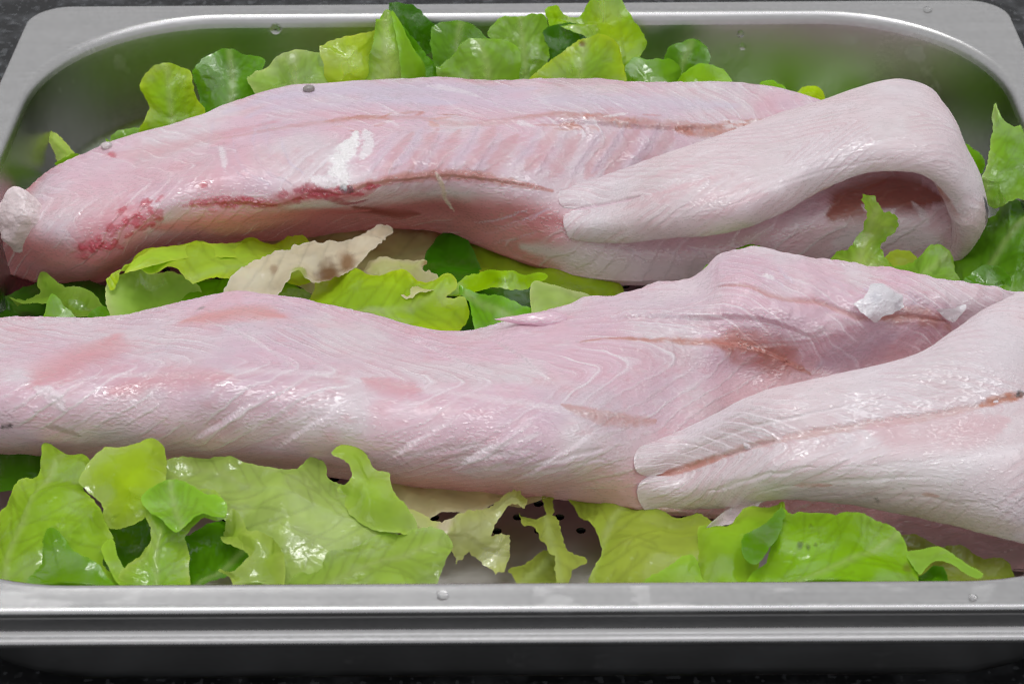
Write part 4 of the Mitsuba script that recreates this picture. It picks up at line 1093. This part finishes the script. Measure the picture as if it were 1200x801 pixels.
leaf('large pale wet lettuce leaf left of centre in the front row', o, [(190, 550, -16), (240, 536, -16), (380, 538, -15), (470, 618, -14), (350, 700, -14), (262, 610, -15), (330, 590, -9), (310, 560, -11)], lin(186, 208, 132), edge=lin(170, 200, 90), vein=((440, 630), (215, 545)), ribs=8, blister=1.1, ruffle=.7)
o = [(390, 532), (397, 523), (410, 522), (426, 527), (440, 545), (456, 556), (456, 566), (464, 584), (482, 604), (490, 624), (440, 622), (412, 602), (396, 572), (412, 562), (408, 544)]
leaf('narrow lettuce tip standing against the front fillet, right of the large pale leaf', o, [(392, 530, -9), (420, 525, -9), (456, 560, -11), (490, 620, -13), (400, 575, -13), (430, 575, -7)], lin(158, 192, 66), edge=lin(176, 206, 84), jag=1.0, ruffle=.6)
o = [(326, 706), (340, 676), (372, 652), (404, 640), (450, 626), (500, 622), (528, 634), (524, 656), (512, 680), (508, 706)]
leaf('pale ribbed lettuce leaf lying at the front rim left of the bare pan floor', o, front(o, -13, -11, 3), lin(168, 198, 92), edge=lin(160, 190, 80), vein=((345, 700), (520, 638)), ribs=9, blister=1.2)
o = [(440, 552), (480, 556), (540, 565), (610, 566), (655, 572), (640, 590), (590, 598), (540, 606), (480, 606), (460, 590)]
leaf('beige limp lettuce leaf in shade under the middle of the front fillet', o, [(440, 552, -30), (655, 572, -31), (640, 590, -29), (480, 606, -24), (540, 606, -26)], lin(220, 206, 150), edge=CRM, blister=1.4)
o = [(462, 592), (482, 594), (505, 604), (530, 606), (552, 598), (574, 592), (594, 580), (610, 574), (615, 590), (612, 606), (594, 604), (580, 616), (574, 628), (598, 628), (600, 650), (590, 668), (578, 676), (568, 656), (556, 646), (548, 652), (537, 662), (534, 648), (516, 652), (500, 640), (470, 620)]
leaf('ragged cream lettuce piece hanging over the bare pan floor', o, [(462, 592, -19), (470, 620, -17), (552, 598, -20), (610, 574, -24), (612, 606, -24), (568, 647, -27), (537, 662, -25), (530, 620, -15)], lin(226, 228, 172), edge=lin(206, 216, 120), jag=1.6, smooth_edge=False, blister=1.2, spots=[((522, 610, 14), lin(222, 200, 180), .7), ((530, 636, 5), lin(150, 110, 70), .6), ((610, 590, 12), lin(190, 200, 70), .6)])
o = [(608, 600), (622, 603), (640, 600), (634, 582), (640, 574), (650, 580), (650, 602), (658, 622), (664, 640), (676, 652), (686, 661), (672, 668), (664, 690), (652, 700), (652, 668), (650, 648), (640, 630), (634, 620), (624, 612), (614, 614)]
leaf('narrow torn lettuce strip hanging beside the drain holes', o, [(608, 600, -25), (640, 574, -29), (658, 622, -24), (686, 661, -25), (652, 700, -20), (640, 612, -22)], lin(184, 196, 100), edge=OLIVE, jag=1.4, smooth_edge=False, ruffle=.5, vein=((640, 605), (660, 690)), ribs=4)
o = [(598, 674), (612, 660), (628, 650), (648, 648), (652, 670), (652, 706), (612, 706), (606, 688)]
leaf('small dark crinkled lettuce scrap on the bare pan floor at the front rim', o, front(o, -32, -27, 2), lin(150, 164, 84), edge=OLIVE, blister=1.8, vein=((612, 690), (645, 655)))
o = [(655, 576), (680, 580), (740, 592), (830, 604), (840, 640), (800, 680), (770, 706), (672, 706), (692, 676), (704, 650), (702, 630), (690, 612), (672, 592)]
leaf('large olive lettuce leaf with dark veins right of the drain holes', o, [(655, 576, -30), (740, 588, -29), (830, 604, -26), (840, 640, -18), (672, 706, -22), (770, 706, -15), (704, 640, -22), (760, 640, -19)], lin(172, 186, 84), edge=lin(176, 200, 70), vein=((690, 700), (730, 596)), ribs=6, blister=1.2)
o = [(755, 690), (770, 666), (796, 652), (815, 650), (824, 664), (826, 706), (756, 706)]
leaf('small light lettuce lobe at the front rim right of the olive leaf', o, front(o, -13, -10, 2), lin(162, 196, 80))
o = [(815, 660), (817, 634), (822, 612), (850, 604), (880, 596), (905, 592), (918, 590), (916, 620), (900, 640), (885, 680), (880, 706), (818, 706)]
leaf('bright lettuce leaf with a shaded fold under the flap of the front fillet', o, [(815, 660, -14), (822, 612, -19), (918, 590, -17), (900, 640, -14), (818, 706, -11), (880, 706, -10), (850, 650, -11)], lin(150, 194, 46), edge=lin(170, 204, 60), ruffle=1.2, blister=1.1)
o = [(868, 634), (880, 618), (905, 602), (918, 592), (914, 622), (902, 642), (884, 662)]
leaf('', o, [(868, 634, -7), (918, 592, -10.5), (902, 642, -7)], lin(100, 146, 16), ruffle=.2, blister=.3, parent=f'lettuce_leaf_{USED["lettuce_leaf"] - 1:03d}', part='fold')
o = [(915, 588), (920, 592), (928, 600), (960, 603), (1000, 607), (1030, 613), (1048, 624), (1064, 642), (1074, 660), (1080, 690), (1082, 706), (866, 706), (884, 675), (902, 645), (912, 612)]
leaf('large smooth bright green lettuce leaf at the right of the front row', o, [(915, 588, -13), (1000, 607, -12), (1064, 642, -12), (866, 706, -9), (1082, 706, -9), (980, 650, -7), (912, 612, -12)], lin(140, 190, 20), edge=lin(146, 192, 40), vein=((900, 690), (1050, 630)), ribs=6, jag=1.0, ruffle=.8, spots=[((938, 641, 5), lin(60, 80, 20), .7), ((947, 643, 4), lin(60, 80, 20), .7), ((956, 640, 3), lin(60, 80, 20), .6), ((950, 617, 3), lin(60, 80, 20), .5), ((1064, 662, 8), lin(120, 100, 50), .5)])
o = [(1062, 646), (1078, 640), (1096, 640), (1114, 648), (1134, 662), (1152, 674), (1146, 678), (1124, 668), (1104, 660), (1088, 662), (1078, 672), (1070, 662)]
leaf('thin pale lettuce tip curving over a dark gap at the right front', o, [(1062, 646, -12), (1096, 640, -12), (1152, 676, -8), (1078, 672, -10), (1114, 656, -8)], lin(160, 196, 90), ruffle=.3, jag=.4)
o = [(1074, 672), (1090, 658), (1106, 658), (1112, 680), (1112, 706), (1074, 706)]
leaf('dark round lettuce lobe under the curved pale tip', o, front(o, -14, -12, 1), lin(96, 148, 20))
o = [(1040, 625), (1090, 632), (1140, 648), (1184, 660), (1180, 706), (1100, 706), (1060, 680)]
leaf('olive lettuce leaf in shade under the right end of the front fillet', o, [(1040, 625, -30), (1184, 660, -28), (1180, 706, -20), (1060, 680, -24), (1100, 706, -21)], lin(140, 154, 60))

# skin and membrane scraps
def scrap(parent, name, outline, anchors, color, seed, bsdf='scrap', **kw):
    v, f, c = leaf_mesh(outline, anchors, seed, c_in=color, c_edge=color, vein=None, spacing=1.6, **kw)
    return put(name, v, f, bsdf, parent, color=c)


def on(F, outline, lift):
    pts = np.asarray(outline, float)
    c = pts.mean(0)
    q = np.vstack([pts, [c]])
    P = F.v[F.pick(q)]
    return [(x, y, p[2] + lift) for (x, y), p in zip(q, P)]


C.index()
D.index()
o = [(998, 356), (1010, 353), (1017, 345), (1020, 336), (1033, 335), (1043, 343), (1054, 348), (1061, 363), (1050, 366), (1041, 369), (1032, 371), (1026, 377), (1014, 369), (1006, 362)]
scrap(fish2, 'skin_scrap', o, on(C, o, .7), lin(226, 226, 230), 71, bsdf='flesh', ruffle=.3, wave=4, blister=.35, jag=.9, smooth_edge=False, spots=[((1024, 352, 9), lin(196, 198, 206), .7), ((1050, 358, 7), lin(206, 206, 214), .6)])
o = [(1098, 362), (1112, 362), (1132, 356), (1128, 366), (1116, 376), (1106, 372)]
scrap(fish2, 'skin_scrap', o, on(C, o, .8), lin(226, 226, 230), 72, bsdf='flesh', ruffle=.4, wave=5, blister=.6, jag=.5)
o = [(826, 619), (836, 608), (852, 597), (872, 583), (900, 568), (922, 566), (926, 578), (904, 588), (880, 598), (858, 607), (842, 615)]
an = [(x, y, z) if x > 850 else (x, y, -16.5) for x, y, z in on(D, o[:-1], .3)]
an = [p if p[0] < 890 else (p[0], p[1], p[2] - .9) for p in an]
scrap(fish2, 'membrane', o, an, lin(230, 214, 220), 74, ruffle=.2, blister=.3, jag=.7, bsdf='flesh')
m = trimesh.creation.icosphere(4)
u = np.array(m.vertices)
tp = np.clip(.62 + .5 * u[:, :1], .12, 1)
v = u * [10.5, 0, 0] + u * tp * [0, 3.4, 2.4] + at(622, 374, -6.5)
v = v + np.array([0, 0, 1.0]) * (1.2 * (fbm(v / 5, 3, 5) - .5))[:, None]
put('flesh_shred', v, m.faces, 'flesh', fish2, color=np.tile(PINK, (len(v), 1)), label='small pointed shred of flesh on the upper edge of the front fillet')

# ------------------------------------------------------------------ water drops on the steel
def drop(label, px, py, r, z=None, Y=None):
    m = trimesh.creation.icosphere(3)
    n = np.array([0, 0, 1.0]) if Y is None else np.array([0, -1.0, 0.06])
    u = np.array(m.vertices) * (1 + .25 * (noise(np.array(m.vertices) * 1.5 + px) - .5)[:, None])
    v = u * r - n * ((u * r) @ n)[:, None] * 0.55
    put('water_drop', v + at(px, py, z, Y) + n * r * 0.2, m.faces, 'water', None, label=label, category='water drop')


drop('large water drop high on the back wall, above the left lettuce lobes', 323, 34, 2.0, Y=150.6)
drop('water drop on the back wall right of the lettuce, the upper of two', 868, 40, 1.3, Y=150.6)
drop('water drop on the back wall right of the lettuce, the lower of two', 870, 55, 1.2, Y=149.8)
drop('single water drop on the right end of the back rim', 1087, 12, 1.6, z=0.0)
drop('water drop on the front rim below the bare pan floor', 519, 697, 1.5, z=0.0)
drop('tiny water drop on the front rim under the right end of the flap', 1140, 700, 1.0, z=0.0)
